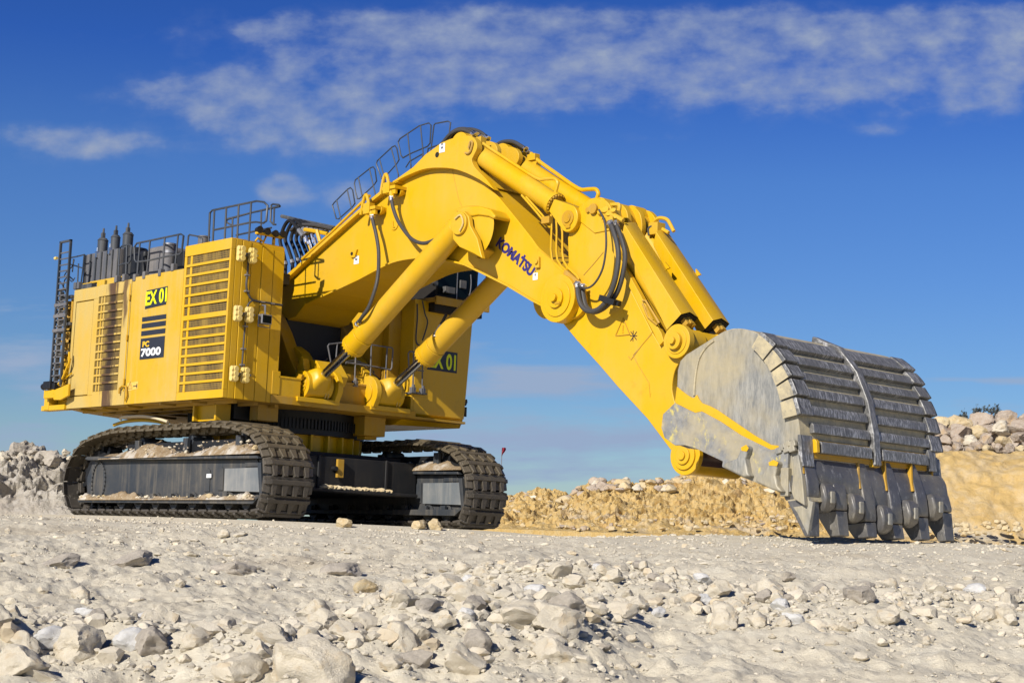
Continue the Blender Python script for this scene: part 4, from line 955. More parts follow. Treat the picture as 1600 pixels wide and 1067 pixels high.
cp=MB().prism([(3.85,3.05,7.06),(3.85,4.78,7.06),(3.85,4.85,9.3),(3.85,3.05,9.3)],(-3.4,0,0)).build('cab','dark_inside',EXC,.03)
MB().prism([(3.865,3.15,7.2),(3.865,4.68,7.2),(3.865,4.74,9.1),(3.865,3.15,9.1)],(-.012,0,0)).build('windscreen','glass_dark',cp)
wf=MB(); wf.tube(smooth(Qs([(735.5,429),(736,445),(733,462),(727,470),(718,474)],x=3.9),4),.018,5); wf.box((3.87,3.9,7.05),(3.88,3.93,9.2)); wf.build('window_trim','steel_dull',cp)
MB().box((3.9,3.3,7.25),(4.05,3.7,7.45)).box((3.88,4.0,7.5),(3.94,4.25,7.75)).cyl((3.9,2.95,7.5),(4.0,2.95,7.5),.09).cyl((3.9,2.95,7.85),(4.0,2.95,7.85),.09).build('cab_lamp','dark_grey',cp,.01)
hr=MB(); rail(hr,[[(742,458.5),(754,446),(765,448)],[(742,458.5),(766,456)],[(760,428),(760,457)]],.025,x=3.6); hr.build('handrail','rail_grey',EXC)
eb=Q(640,507,x=3.1); o=MB().box((2.85,eb.y-.27,eb.z-.24),(3.1,eb.y+.27,eb.z+.24)).build('switch_box','yellow_dirty',EXC,.02)
pp=MB()
for pts,x in (([(652,475),(652,500),(650,530),(655,540),(668,541)],3.85),([(660,470),(664,490),(668,505),(660,532)],3.9),([(640,520),(640,535),(645,560)],3.1),([(668,480),(665,500),(662,520)],3.4)):
    pp.tube(smooth(Qs(pts,x=x),4),.022,6)
pp.build('wiring_loom','rubber',EXC)
p4=[Q(716.2,551.8,x=3.815),Q(712.4,583.2,x=3.815)]
y1=(p4[0].y+p4[1].y)/2; zt_,zb_=p4[0].z,p4[1].z
np_=MB().box((3.802,y1-1.2,zb_),(3.815,y1,zt_)).build('number_plate','decal_black',EXC)
text('EX 01',(3.815,y1-1.14,zb_+.07),(0,1,0),(0,0,1),zt_-zb_-.14,'number_text','decal_yellow',np_,width=1.08,bold=.03)
gb=MB().tube(Qs([(727.5,624),(728,628),(726,633)],x=3.6),.05,6).tube(Qs([(727.5,636),(727,651)],x=3.6),.04,6).build('rubber_stop','rubber',EXC)
# ---- swing ring ----------------------------------------------------------
RC=Vector((.35,0,0)); 
MB().cyl(RC+Vector((0,0,2.62)),RC+Vector((0,0,3.3)),2.62,seg=96).build('swing_ring','black',EXC)
tt=MB()
for i in range(150):
    a=2*math.pi*i/150; c=RC+Vector((math.cos(a)*2.66,math.sin(a)*2.66,2.92)); tt.obb(c,(math.cos(a),math.sin(a),0),(-math.sin(a),math.cos(a),0),(0,0,1),.04,.03,.14)
tt.build('ring_teeth','black',EXC)
mb=MB().cyl(RC+Vector((0,0,2.12)),RC+Vector((0,0,2.64)),2.35,seg=72)
for i in range(28):
    a=2*math.pi*i/28; mb.obb(RC+Vector((math.cos(a)*2.42,math.sin(a)*2.42,2.38)),(math.cos(a),math.sin(a),0),(-math.sin(a),math.cos(a),0),(0,0,1),.14,.035,.25)
mb.build('ring_pedestal','yellow',EXC)
# ---- undercarriage --------------------------------------------------------
PHI=R_(-2.5); Rt=Matrix.Rotation(PHI,3,'Z'); Rti=Matrix.Rotation(-PHI,3,'Z'); W1,W2=2.66,4.22
camT=Rti@CAM
def QT(u,v,y):
    r=Rti@ray(u,v); t=(y-camT[1])/r[1]; return camT+r*t
und=MB()
und.box((-2.6,-2.9,.95),(3.6,2.9,1.98)).box((-2.2,-2.6,1.98),(3.2,2.6,2.12)).box((3.6,-2.8,.95),(3.85,2.8,1.05)).box((3.6,-.72,1.05),(3.66,-.62,2.0)).box((3.6,1.7,1.05),(3.66,1.8,2.0))
cbd=und.build('carbody','carbody',EXC,.03); cbd.rotation_euler=(0,0,PHI)
P=Rti@Q(524,731,x=3.5); yl=MB().box((3.64,P.y-.08,P.z-.28),(3.74,P.y+.14,P.z+.25)).build('valve_block','yellow_dirty',cbd,.01)
P=Rti@Q(521,732,x=3.6); MB().cyl((3.62,P.y-.03,P.z),(3.80,P.y-.03,P.z),.07,seg=10).build('valve_cap','black',cbd)
db=MB(); rnd=random.Random(5)
for i in range(60):
    t=rnd.random(); y=-.6+2.4*t; c=Vector((3.72+rnd.uniform(-.05,.08),y,1.07+rnd.random()*.05)); bmx=.02+rnd.random()*.035; db.obb(c,(rnd.random(),1,.2),(1,rnd.random(),-.3),(0,.3,1),bmx,bmx,bmx*.7)
o=db.build('rust_debris','rock_tan',None); o.rotation_euler=(0,0,PHI); tag(o,'orange crumbs of dirt lying on the ledge between the tracks','dirt',None,'stuff')
# loop followed by the shoes, measured on the outer side plane
loop_px=[(118,812.5),(106.7,811),(98.5,788),(94.5,765),(95.5,746),(99.6,727),(106.7,711),(116,695.5),(128,683.6),(150,673),(175,666),(205,663.5),(250,660.5),(300,658),(335,655),(362,658.5),(388,667),(402,681),(411,697),(416,714),(417,738),(415.5,762),(410,781),(399,806)]
L2=[QT(u,v,-W2) for u,v in loop_px]; zmin=.05
pts=[(p.x,max(p.z,zmin)) for p in L2]
xf=pts[-1][0]; xr_=pts[0][0]
for i in range(1,9): pts.append((xf+(xr_-xf)*i/9,zmin))
sm=smooth([Vector((x,0,z)) for x,z in pts],8,closed=True)
for p in sm: p.z=max(p.z,.03)
seg=[(sm[(i+1)%len(sm)]-sm[i]).length for i in range(len(sm))]; LEN=sum(seg); NS=50
def along(d):
    d%=LEN; i=0
    while d>seg[i]: d-=seg[i]; i=(i+1)%len(seg)
    a,b=sm[i],sm[(i+1)%len(sm)]; return a+(b-a)*(d/seg[i])
PITCH=LEN/NS
def shoe_mesh():
    mb=MB(); h=PITCH/2; w=(W2-W1)/2
    mb.box((-h*.90,-w+.16,-.15),(h*.82,w-.16,-.085))
    for s in (-1,1):   # bevelled wing at each end
        mb.prism([(-h*.9,s*(w-.16),-.15),(h*.82,s*(w-.16),-.15),(h*.72,s*w,-.22),(-h*.8,s*w,-.22)],(0,0,.065))
        mb.prism([(-.13,s*(w-.16),-.085),(-.02,s*(w-.16),-.085),(-.02,s*w,-.155),(-.13,s*w,-.155)],(0,0,.07))
    mb.prism([(-h*.62,-w+.16,-.085),(-h*.52,-w+.16,-.005),(-h*.12,-w+.16,-.005),(-h*.02,-w+.16,-.085)],(0,2*w-.32,0))
    for c,hw in ((-.50,.085),(-.17,.10),(.17,.10),(.50,.085)):
        mb.prism([(-h*.12,c-hw,-.085),(h*1.02,c-hw*.62,-.085),(h*1.02,c+hw*.62,-.085),(-h*.12,c+hw,-.085)],(0,0,.062))
        mb.box((h*.6,c-hw*.7,-.16),(h*1.04,c+hw*.7,-.085))
    for c in (-.19,.19):
        mb.prism([(-h*.85,c-.07,-.15),(h*.8,c-.07,-.15),(h*.55,c-.07,-.33),(-h*.6,c-.07,-.33)],(0,.14,0))
    mb.cyl((-h*.55,-.34,-.24),(-h*.55,.34,-.24),.06,seg=8)
    return mb
tracks=[]
for side in (-1,1):
    yc=side*(W1+W2)/2
    fm=MB()
    def SX(px,y0,y1): 
        P_=[QT(u,v,-W2) for u,v in px]; fm.prism([(p.x,y0,p.z) for p in P_],(0,y1-y0,0))
    o1=side*(W2-.14)   # outer web
    o2=side*(W1+.14)
    web=[(132,718),(395,716),(400,724),(402,776),(396,783),(122,779),(122,745)]
    SX(web,min(o1,o2)+.16,max(o1,o2)-.16)
    SX([(127,716.5),(131,712.6),(396,711),(398,715.5),(132,718.5)],min(o1,o2)-.04,max(o1,o2)+.04)
    SX([(119,779),(121,784.5),(393,787),(402,777),(398,776)],min(o1,o2)-.12,max(o1,o2)+.12)
    frame=fm.build('crawler_track','frame_grey',EXC,.02); frame.rotation_euler=(0,0,PHI); tracks.append(frame)
    for fy,sgn in ((min(o1,o2),-1),(max(o1,o2),1)):
        yy=fy+.16*(-sgn)
        def face(px,d,nm,mt='frame_grey',bev=.012):
            P_=[QT(u,v,-W2) for u,v in px]; mb=MB().prism([(p.x,yy,p.z) for p in P_],(0,sgn*d,0)); return mb.build(nm,mt,frame,bev)
        face([(342,731),(397,729.5),(397,768),(340.5,766.5)],.12,'access_cover','scuffed_grey')
        face([(369,717.5),(388,716),(393,727),(369,728)],.03,'cover_plate')
        face([(398,722),(403,722),(405,778),(401,778)],.22,'end_post')
        face([(407,727),(412,729),(412,771),(408,772)],.10,'end_post')
        if (side,sgn)==(1,-1) or (side,sgn)==(-1,-1):
            rg=MB(); c=Vector((QT(141,751,-W2).x,yy,QT(141,751,-W2).z))
            P_=[c+Vector((math.cos(t)*.42,sgn*.02,math.sin(t)*.58)) for t in [i*math.pi/14 for i in range(28)]]
            rg.tube(P_,.012,5,True)
            for p in P_: rg.cyl(p,p+Vector((0,sgn*.035,0)),.028,seg=6)
            rg.build('bolt_ring','frame_grey',frame)
        lug=MB()
        for u in (310,331): 
            a=QT(u,750 if u==310 else 748,-W2); lug.prism([(a.x-.12,yy,a.z-.3),(a.x-.12,yy,a.z+.25),(a.x-.02,yy,a.z+.36),(a.x+.12,yy,a.z+.30),(a.x+.14,yy,a.z-.3)],(0,sgn*.03,0))
        lug.build('lifting_slot','frame_grey',frame,.01)
    a=QT(314,742,-W2); 
    if side==-1: MB().box((a.x-.11,min(o1,o2)+.10,a.z-.06),(a.x+.12,min(o1,o2)+.13,a.z+.05)).build('sticker','decal_white',frame)
    gd=MB().box((QT(178,700,-W2).x,yc-.34,1.85),(QT(386,700,-W2).x,yc+.34,2.22)).build('dark_backing','black',frame,.03)  # black backing box added to darken the gap under the upper run
    # wheels
    zc=(max(p.z for p in sm)+.03)/2
    fxx=max(p.x for p in sm); rxx=min(p.x for p in sm)
    ri=.98
    idl=MB().cyl((fxx-ri-.36,yc-.30,1.30),(fxx-ri-.36,yc+.30,1.30),ri,seg=48).cyl((fxx-ri-.36,yc-.45,1.30),(fxx-ri-.36,yc+.45,1.30),.45,seg=24).build('idler','shoe_steel',frame,.02)
    spk=MB(); c=Vector((rxx+1.38,yc,1.28)); spk.cyl(c-Vector((0,.22,0)),c+Vector((0,.22,0)),.80,seg=40).cyl(c-Vector((0,.45,0)),c+Vector((0,.45,0)),.4,seg=24)
    for i in range(13):
        t=2*math.pi*i/13; d=Vector((math.cos(t),0,math.sin(t))); spk.obb(c+d*.92,d,(0,1,0),d.cross(Vector((0,1,0))),.14,.2,.07)
    spk.build('sprocket','black',frame,.01)
    for i in range(8):
        u=(178,204,231,259,288,315,345,372)[i]; x=QT(u,796,-W2).x
        MB().cyl((x,yc-.55,.52),(x,yc+.55,.52),.24,seg=20).cyl((x,yc-.66,.52),(x,yc+.66,.52),.11,seg=12).box((x-.10,yc-.70,.50),(x+.10,yc-.60,.72)).box((x-.10,yc+.60,.50),(x+.10,yc+.70,.72)).build('roller','frame_grey',frame,.01)
    for u in (201,276,358):
        x=QT(u,695,-W2).x; MB().cyl((x,yc-.35,2.24),(x,yc+.35,2.24),.16,seg=18).box((x-.12,yc-.52,1.9),(x+.12,yc-.40,2.30)).box((x-.12,yc+.40,1.9),(x+.12,yc+.52,2.30)).build('carrier_roller','frame_grey',frame,.02)
    # shoes
    sh0=None
    for i in range(NS):
        d=i*PITCH; p=along(d); a=along(d-PITCH*.45); b=along(d+PITCH*.45); t=(b-a).normalized(); nrm=Vector((0,1,0)).cross(t).normalized()
        cc=Vector((sum(q.x for q in sm)/len(sm),0,1.4))
        if nrm.dot(p-cc)<0: nrm=-nrm
        if abs(p.z-.05)<.15 and p.z<.3: nrm=Vector((0,0,-1))
        yax=nrm.cross(t)
        M=Matrix((t,yax,nrm)).transposed().to_4x4(); M.translation=Vector((p.x,yc,p.z))+nrm*rr.uniform(-.008,.008)
        if sh0 is None and side==-1:
            sh0=shoe_mesh().build('track_shoe','shoe_steel',frame,.012,2); SHOE=sh0; o=sh0
        else:
            o=SHOE.copy(); col.objects.link(o); o.parent=frame
        o.matrix_basis=M
        if sh0 is None: sh0=o
# dirt lying on the track frames
def pile(px,yc0,yc1,seed,label,zf,mat='dirt'):
    """heap of spoil; px = ridge line on the side plane"""
    vs=[];fs=[];nx,ny=70,14; P_=[QT(u,v,-W2) for u,v in px]
    base=QT(250,711.5,-W2).z if zf is None else zf
    for i in range(nx+1):
        t=i/nx*(len(P_)-1); k=min(int(t),len(P_)-2); p=P_[k]+(P_[k+1]-P_[k])*(t-k)
        for j in range(ny+1):
            s=j/ny; w=1-(abs(2*s-1))**2.6; x=p.x; y=yc0+(yc1-yc0)*s
            z=base+max(0,(p.z-base))*w+(noise.fractal(Vector((x*2.2,y*2.2,seed)),.6,2.1,6)*.10+abs(noise.noise(Vector((x*7,y*7,seed))))*.05)*w
            vs.append((x,y,z-(.04 if j in(0,ny) else 0)))
    for i in range(nx):
        for j in range(ny):
            a=i*(ny+1)+j; fs.append((a,a+ny+1,a+ny+2,a+1))
    me=bpy.data.meshes.new('dirt_pile'); me.from_pydata(vs,[],fs); me.materials.append(MAT[mat]); me.shade_smooth()
    o=bpy.data.objects.new('dirt_pile',me); col.objects.link(o); o.rotation_euler=(0,0,PHI); tag(o,label,'dirt'); return o
pile([(150,711),(170,704),(186,703.5),(200,695),(220,688),(236,697),(262,702),(285,704),(305,697),(330,690),(355,683),(372,690),(388,698),(402,711)],-W2+.06,-W1-.1,2,'tan heap of spoil lying on the near track frame under the shoes',None)
pile([(150,711),(190,703),(215,694),(262,702),(330,693),(355,690),(372,694),(388,700),(402,711)],W1+.06,W2-.1,3,'brown spoil lying on the far track frame',None)
def stones(n,px0,px1,ya,yb,z0,hz,label,kinds=('rock_pale','rock_tan','rock_pale')):
    its=[]
    a,b=QT(px0,740,-W2).x,QT(px1,740,-W2).x
    for i in range(n):
        x=rr.uniform(a,b); y=rr.uniform(ya,yb); its.append((Rt@Vector((x,y,z0+rr.random()*hz)),rr.uniform(.018,.075)*(.6+rr.random()**3),rr.choice(kinds)))
    merge('track_stones',its,label)
zt_f=QT(250,711.5,-W2).z
stones(170,178,400,-W2+.06,-W2+.75,zt_f+.06,.30,'broken stones mixed into the spoil on the near track frame',('rock_pale','boulder','rock_tan'))
zl=QT(250,778,-W2).z
stones(150,124,398,-W2-.02,-W2+.24,zl+.0,.07,'crumbs of pale stone along the lower ledge of the near track')
pile([(124,777),(130,770),(142,776),(170,775),(185,769),(198,770),(215,777),(300,778),(318,773),(340,776),(365,774),(380,770),(392,776),(398,779)],-W2-.04,-W2+.30,7,'strip of pale rubble lying on the lower ledge of the near track',zl-.01)
for u,hw in ((326,6.5),(189,3.5),(200,3),(212,2.5),(380,4)):
    a=QT(u,773,-W2); p=Rt@Vector((a.x,-W2+.03,zl)); rock(p,hw*48/FPX,'rock_tan' if hw>6 else 'rock_pale',{6.5:'tan stone resting on the lower ledge of the near track frame',3.5:'small stone on the near track ledge close to the bolted ring',3:'smaller stone beside the one near the bolted ring of the track',2.5:'tiny stone on the middle left of the near track ledge',4:'pale stone on the track ledge under the square cover'}[hw],None,sink=.2)
# long curved slat over the near track
cs_=MB(); A=Qs([(188,656),(192,651.6),(215,650),(232,651),(248,654.5),(262,659)],y=-3.9); 
cs_.tube(smooth(A,5),.045,6); cs_.build('bent_batten','timber',EXC)
cs_=MB(); A=Qs([(178,664),(196,658.6),(222,656.5),(245,658.5),(262,662)],y=-3.7); cs_.tube(smooth(A,5),.05,6); cs_.build('bent_pipe','yellow',EXC)
# ------------------------------------------------------------------ boom
def xz(px,y): return [(p.x,p.z) for p in Qs(px,y=y)]
YW=1.0
web_px=spx([(440,434),(449.5,427)],1)+[(496,386),(577,313.5),(614,284)]+spx([(614,287),(633,272.8),(659,263),(681,260),(707,261.5),(729,268.5),(749,279),(773,301.5),(796,328.5),(830,371),(845,390),(890,427.4),(904,439)],3)+spx([(904,439),(912,455),(914,474),(907,490),(893,498.5),(879,498.5),(867.5,495)],3)+[(830,468.6),(792.5,446),(747.5,423.6),(725,413)]+spx([(725,413),(694,405.5),(661.7,402),(628,405.5),(602.7,413),(560.5,434.8)],3)+[(518,455),(479,472.7),(462,495),(443,502),(436,480)]
wx=xz(web_px,-YW)
boom=MB().prism([(x,-YW,z) for x,z in wx],(0,2*YW,0)).build('boom','yellow',EXC,.02)
# top and bottom flanges stand proud of the web
def flange(px,th,name,mat,y=1.18,yr=-1.18,up=1):
    P_=Qs(px,y=yr); mb=MB(); n=len(P_)
    for a,b in zip(P_[:-1],P_[1:]):
        t=(b-a).normalized(); nn=Vector((-t.z,0,t.x))*up
        mb.prism([Vector((a.x,-y,a.z)),Vector((b.x,-y,b.z)),Vector((b.x,-y,b.z))+nn*th,Vector((a.x,-y,a.z))+nn*th],(0,2*y,0))
    return mb.build(name,mat,boom,.008)
flange([(441,441),(449.5,434.5),(496,390.5),(577,318),(614,288.5),(622,284)],.10,'top_flange','yellow')
flange([(478,475),(518,457),(560.5,437)]+spx([(560.5,437),(602.7,415),(628,407),(661.7,403.5),(694,407),(725,415)],3)[1:]+[(747.5,425.6),(792.5,448),(830,470.6),(852,482)],.05,'bottom_flange','yellow',y=1.10,yr=-1.10,up=1)
# upper bracket plates that carry the arm cylinders
arch=spx([(622,282),(633,276),(659,265.5),(681,262.5),(707,264),(729,271),(749,281)],3)
br_px=[(600,295),(614,283.5),(645,261.5),(664.5,241.5),(690,223)]+spx([(690,223),(703,217.5),(715,214.3),(730,212),(739,215),(744,222),(745,232),(740,243),(737,250),(739,257),(744,264.5),(760,281),(772,297)],3)[1:]+arch[::-1]
for (ya,yb,yr) in ((-1.20,-1.0,-1.20),(1.0,1.2,-1.2)):
    P_=xz(br_px,-1.20); MB().prism([(x,ya,z) for x,z in P_],(0,yb-ya,0)).build('cylinder_bracket','yellow',boom,.02)
# inner bosses of the arm cylinder brackets
hd=spx([(640,270),(664,242),(690,223),(715,214.3),(730,212),(740,215),(745,224),(744,234),(739,243),(735,256),(742,270)],3)
P_=xz(hd,-1.20)
for ya,yb in ((-.46,-.30),(.34,.50)):
    MB().prism([(x,ya,z) for x,z in P_],(0,yb-ya,0)).build('cylinder_bracket','yellow',boom,.02)
# curved upper box between the brackets
P_=xz([(614,288),(645,267),(668,249),(690,240),(712,240),(735,262),(760,290),(700,300)],-1.2); MB().prism([(x,-.96,z) for x,z in P_],(0,1.92,0)).build('boom_crown','yellow',boom,.03)
# weld seams and sticker details on the side
sm_=MB()
for pts in ([(707,266),(712,290),(717,312),(723,326)],[(620,287),(650,275),(680,270),(696,269),(703,266)],[(845,392),(868,410),(889,429)]):
    sm_.tube(Qs(pts,y=-YW-.001),.007,4)
sm_.build('weld_seam','yellow_dirty',boom)
C=Q(735,229,y=-1.21); pr=MB()
pts=Qs([(732,232),(735,222),(737.5,221.5),(738,225),(735,236),(731,240),(727,239)],y=-1.235); pr.tube(smooth(pts,3),.03,6); pr.build('pin_retainer','yellow_dirty',boom)
hb_=MB(); P=Q(683,242,y=-1.205); hb_.cyl((P.x,-1.204,P.z),(P.x,-1.21,P.z),.075,seg=20); hb_.build('lifting_hole','dark_inside',boom)
for (u,v,w,h,y) in ((691,231.5,4,6,-1.205),(557,406.5,3.5,5.5,-YW-.004),(836.5,432,3.5,5,-YW-.004)):
    a=Q(u-w,v-h,y=y); b=Q(u+w,v+h,y=y); o=MB().box((a.x,y,b.z),(b.x,y-.006,a.z)).build('sticker','decal_white',boom)
    MB().box((a.x+.06,y-.006,b.z+.1),(b.x-.06,y-.009,b.z+.16)).box((a.x+.07,y-.006,b.z+.2),(b.x-.08,y-.009,b.z+.25)).build('sticker_print','steel_dull',o)
# lifting lug, bosses, hose brackets
P=Q(552.5,397,y=-YW); MB().prism([Q(547,398,y=-YW),Q(549,392.5,y=-YW),Q(560,390,y=-YW),Q(556,403,y=-YW),Q(551,403,y=-YW)],(0,-.06,0)).build('lifting_lug','yellow',boom,.01)
MB().cyl((P.x,-YW-.075,P.z),(P.x,-YW-.055,P.z),.05,seg=12).build('lug_hole','dark_inside',boom)
for (u,v) in ((625,300.5),(595,329)):
    P=Q(u,v,y=-YW-.12); MB().cyl((P.x,-YW,P.z),(P.x,-YW-.2,P.z),.10,seg=16).cyl((P.x,-YW-.1,P.z),(P.x,-YW-.2,P.z),.135,seg=16).build('boss','yellow',boom,.01)
P=Q(617,351,y=-YW); MB().cyl((P.x,-YW,P.z),(P.x,-YW-.03,P.z),.16,seg=24).tube([(P.x-.05,-YW-.05,P.z+.10),(P.x-.03,-YW-.05,P.z-.06),(P.x+.05,-YW-.05,P.z-.09)],.018,5).build('cover_disc','yellow',boom,.006)
for (u,v) in ((609,294),(578,326)):
    mb=MB()
    a=Q(u,v,y=-1.32); mb.box((a.x-.22,-1.42,a.z-.06),(a.x+.35,-1.0,a.z+.03)).box((a.x-.16,-1.44,a.z-.16),(a.x+.12,-1.25,a.z+.14)).box((a.x+.15,-1.38,a.z-.20),(a.x+.32,-1.3,a.z+.0))
    mb.tube(smooth(Qs([(u-14,v+10),(u-10,v-12),(u-6.5,v-21),(u-4,v-18),(u-1,v-4),(u+2,v+8),(u+3.5,v+16)],y=-1.36),3),.05,8)
    mb.cyl(Q(u+2.5,v+6,y=-1.36),Q(u+3.5,v+14,y=-1.36),.075,seg=8)
    mb.build('pipe_bracket','yellow',boom,.008)
def hose(pts,r,name='hydraulic_hose',par=None,mat='rubber',n=6,ends=(),k=10,fr=1.25):
    P_=[Q(u,v,y=y) for u,v,y in pts]; c=smooth(P_,n); o=MB().tube(c,r,k).build(name,mat,par or EXC)
    for e in ends:
        i0=0 if e==0 else len(c)-1; i1=min(len(c)-1,max(3,int(n*.5))) if e==0 else max(0,len(c)-1-max(3,int(n*.5)))
        MB().tube([c[i0],c[i1]],r*fr,8).cyl(c[i0],c[i0]+(c[i1]-c[i0])*.25,r*1.7,seg=6).build('hose_end','fitting',o)
    return o
hose([(581.5,337.5,-1.36),(583.5,349,-1.38),(587,363,-1.4),(591,386,-1.42),(591.8,405,-1.5),(591,425,-1.65),(587.5,447,-1.75),(577,478,-1.8),(566,495,-1.8),(558,507,-1.62)],.052,ends=(0,1),n=8)
hose([(611.8,308,-1.36),(613.5,322,-1.38),(620,341.4,-1.4),(630,358,-1.42),(641,371.5,-1.45),(652.4,378.5,-1.5),(665,380,-1.55),(680.5,374,-1.6),(694.6,362.5,-1.62),(704.4,351.5,-1.5)],.052,ends=(0,1),n=8)
# boom tip boss and pin
def boss(par,u,v,y0,y1,radii,name='pin_boss',mat='yellow',seg=48):
    """radii: (radius, how far proud)"""
    P=Q(u,v,y=y1); mb=MB(); mb.cyl((P.x,y0,P.z),(P.x,y1,P.z),radii[0][0],seg=seg)
    o=mb.build(name,mat,par,.015)
    s=1 if y1>y0 else -1; y=y1
    for r,h in radii[1:]:
        MB().cyl((P.x,y,P.z),(P.x,y+s*h,P.z),r,seg=32).build('pin_cap',mat,o,.01); y+=s*h
    return P,o
P,o=boss(boom,870.5,466,-.9,-1.22,[(.60,0),(.46,.03),(.25,.06),(.10,.09)])
MB().box((P.x+.02,-1.33,P.z-.17),(P.x+.20,-1.25,P.z-.11)).build('pin_retainer','yellow_dirty',o)
boss(boom,870.5+0,466,.9,1.22,[(.60,0),(.4,.03)])
# lettering
a=Q(774.0,384.0,y=-YW); b=Q(829.0,433.0,y=-YW); c=Q(782.5,369.8,y=-YW)
text('KOMATSU',a,(b-a).normalized(),(c-a).normalized(),(c-a).length,'side_lettering','decal_navy',boom,width=(b-a).length,bold=.05,thick=.008)
t=a+(b-a)*.665+(c-a)*1.10; MB().prism([t+Vector((-.05,-.008,0)),t+Vector((0,-.008,.05)),t+Vector((.05,-.008,0)),t+Vector((0,-.008,-.05))],(0,.004,0)).build('side_lettering','decal_navy',boom)
P=Q(842,410,y=-YW); MB().prism([(P.x-.07,-YW,P.z-.15),(P.x+.08,-YW,P.z-.15),(P.x+.06,-YW,P.z+.13),(P.x-.03,-YW,P.z+.15)],(0,-.08,0)).cyl((P.x,-YW-.08,P.z),(P.x,-YW-.13,P.z),.06,seg=10).build('lifting_lug','yellow',boom,.01)
# boom cylinder casting on the side of the boom
for s in (-1,1):
    def yy(y): return s*y
    pb=[(712,330),(718,325),(732,322.5),(752,324),(771,329.5),(776,338),(776,356),(772,374),(765,388.5),(751,404),(745,400),(728,389),(712,376),(706,356),(708,338)]
    base=xz([(700,330),(716,316),(745,314),(782,322),(790,335),(790,362),(785,385),(772,404),(755,416),(735,408),(708,392),(700,372)],-YW)
    # outer cheek: proud ear round the pin
    ear=xz([(705,352),(707,337),(714,330),(724,330),(731,338),(733,352),(744,372),(752,404),(738,396),(716,386),(706,374)],-1.75)
    MB().prism([(x,yy(1.72),z) for x,z in ear],(0,s*(-.14),0)).build('cylinder_mount','yellow',boom,.03)
    # rounded housing that fairs into the web
    prof=spx([(714,330),(725,325),(746,324),(763,329.5),(769,340),(769,357),(765,373),(758,387),(747,401)],2)
    lo=xz(prof,-1.55); cen=xz([(738,358)],-1.55)[0]
    mb=MB(); n=len(prof); rows=[]
    inner=xz([(p[0]+3*(p[0]-738)/40,p[1]+3*(p[1]-358)/40) for p in prof],-YW)
    for t,yv in ((0,1.50),(.10,1.48),(.32,1.42),(.58,1.30),(.82,1.14),(1,.97)):
        rows.append([Vector((lo[i][0]+(inner[i][0]-lo[i][0])*t,yy(yv),lo[i][1]+(inner[i][1]-lo[i][1])*t)) for i in range(n)])
    lid=xz([(707,336),(712,328),(722,323),(746,321.5),(763,327),(771,337),(768,342),(760,338),(744,336),(732,338),(726,343),(720,352),(708,354)],-1.62)
    MB().prism([(x,yy(.98),z) for x,z in lid],(0,s*.58,0)).build('cylinder_mount','yellow',boom,.06,3)
    kp=xz([(746,401),(756,390),(752,384),(738,388),(724,378),(716,384),(733,396)],-1.42)
    MB().prism([(x,yy(.98),z) for x,z in kp],(0,s*.40,0)).build('cylinder_mount','yellow',boom,.05,3)
    vs=[p for r in rows for p in r]+[Vector((cen[0],yy(1.52),cen[1]))]
    fs=[(r*n+i,r*n+i+1,(r+1)*n+i+1,(r+1)*n+i) for r in range(len(rows)-1) for i in range(n-1)]+[(i,i+1,len(vs)-1) for i in range(n-1)]
    mb.add(vs,fs,True).build('cylinder_housing','yellow',boom,angle=50)
P=Q(716,349,y=-1.80); MB().cyl((P.x,-1.70,P.z),(P.x,-1.80,P.z),.30,seg=32).build('pin_cap','yellow',boom,.02)
MB().tube(smooth([Vector((P.x-.1,-1.83,P.z+.12)),Vector((P.x+.10,-1.83,P.z+.2)),Vector((P.x+.22,-1.83,P.z-.02)),Vector((P.x+.1,-1.83,P.z-.22))],3),.025,6).build('pin_retainer','tan_dusty',boom)
# handrails on the boom
hr=[]
def br(segs,y,r=.02): 
    mb=MB(); rail(mb,segs,r,y=y)
    for g_ in segs:
        if len(g_) in (2,3) and abs(g_[-1][1]-g_[0][1])>20:
            q=Q(*g_[-1],y=y); mb.tube([q,q-Vector((-.04,0,.55))],r,6)
    mb.build('handrail','rail_grey',boom)
yb_=.95
br([[(522,317),(543,296),(547.5,293.5),(551,297),(554.5,318),(550.5,323.5),(529,342.5),(525.5,342),(522,330),(519.3,321),(522,317)],[(542.5,297),(549,325),(552,340)],[(526,313),(533,345),(534,352)]],yb_)
br([[(555,281.5),(579,262.5),(583,261),(586,265),(588.5,283),(585,288.5),(562,310.5),(558.5,311),(555.5,300),(553.7,287),(555,281.5)],[(577,263),(586.5,304)],[(560,278),(567,312)]],yb_)
br([[(589.5,251.5),(612,230.5),(617,228),(620,232),(623.5,250),(620,256),(600,278.5),(596.5,279.5),(593,270),(588,256),(589.5,251.5)],[(611,231),(622.5,273)],[(593,249),(602,283)]],yb_)
br([[(622,222.5),(625,217),(655,197),(670,192.5),(673.5,196),(672,224),(668,229),(640,241),(629.5,247),(626.5,243),(624,230),(622,222.5)],[(657,196.5),(662,248)],[(637,209),(642,258)],[(634,262),(640,252.5),(660,241)]],yb_)
br([[(672,246),(678,196),(680,193.5),(700,189.8),(704,192),(702,208)],[(668,240),(669,232.5),(690,225)],[(717,222),(719,208)],[(722,222),(723,209)]],yb_)
# small tube kerb along the boom top
MB().tube(Qs([(472,405),(520,361),(573,309),(578,306)],y=-1.02),.045,6).build('pipe','yellow',boom)
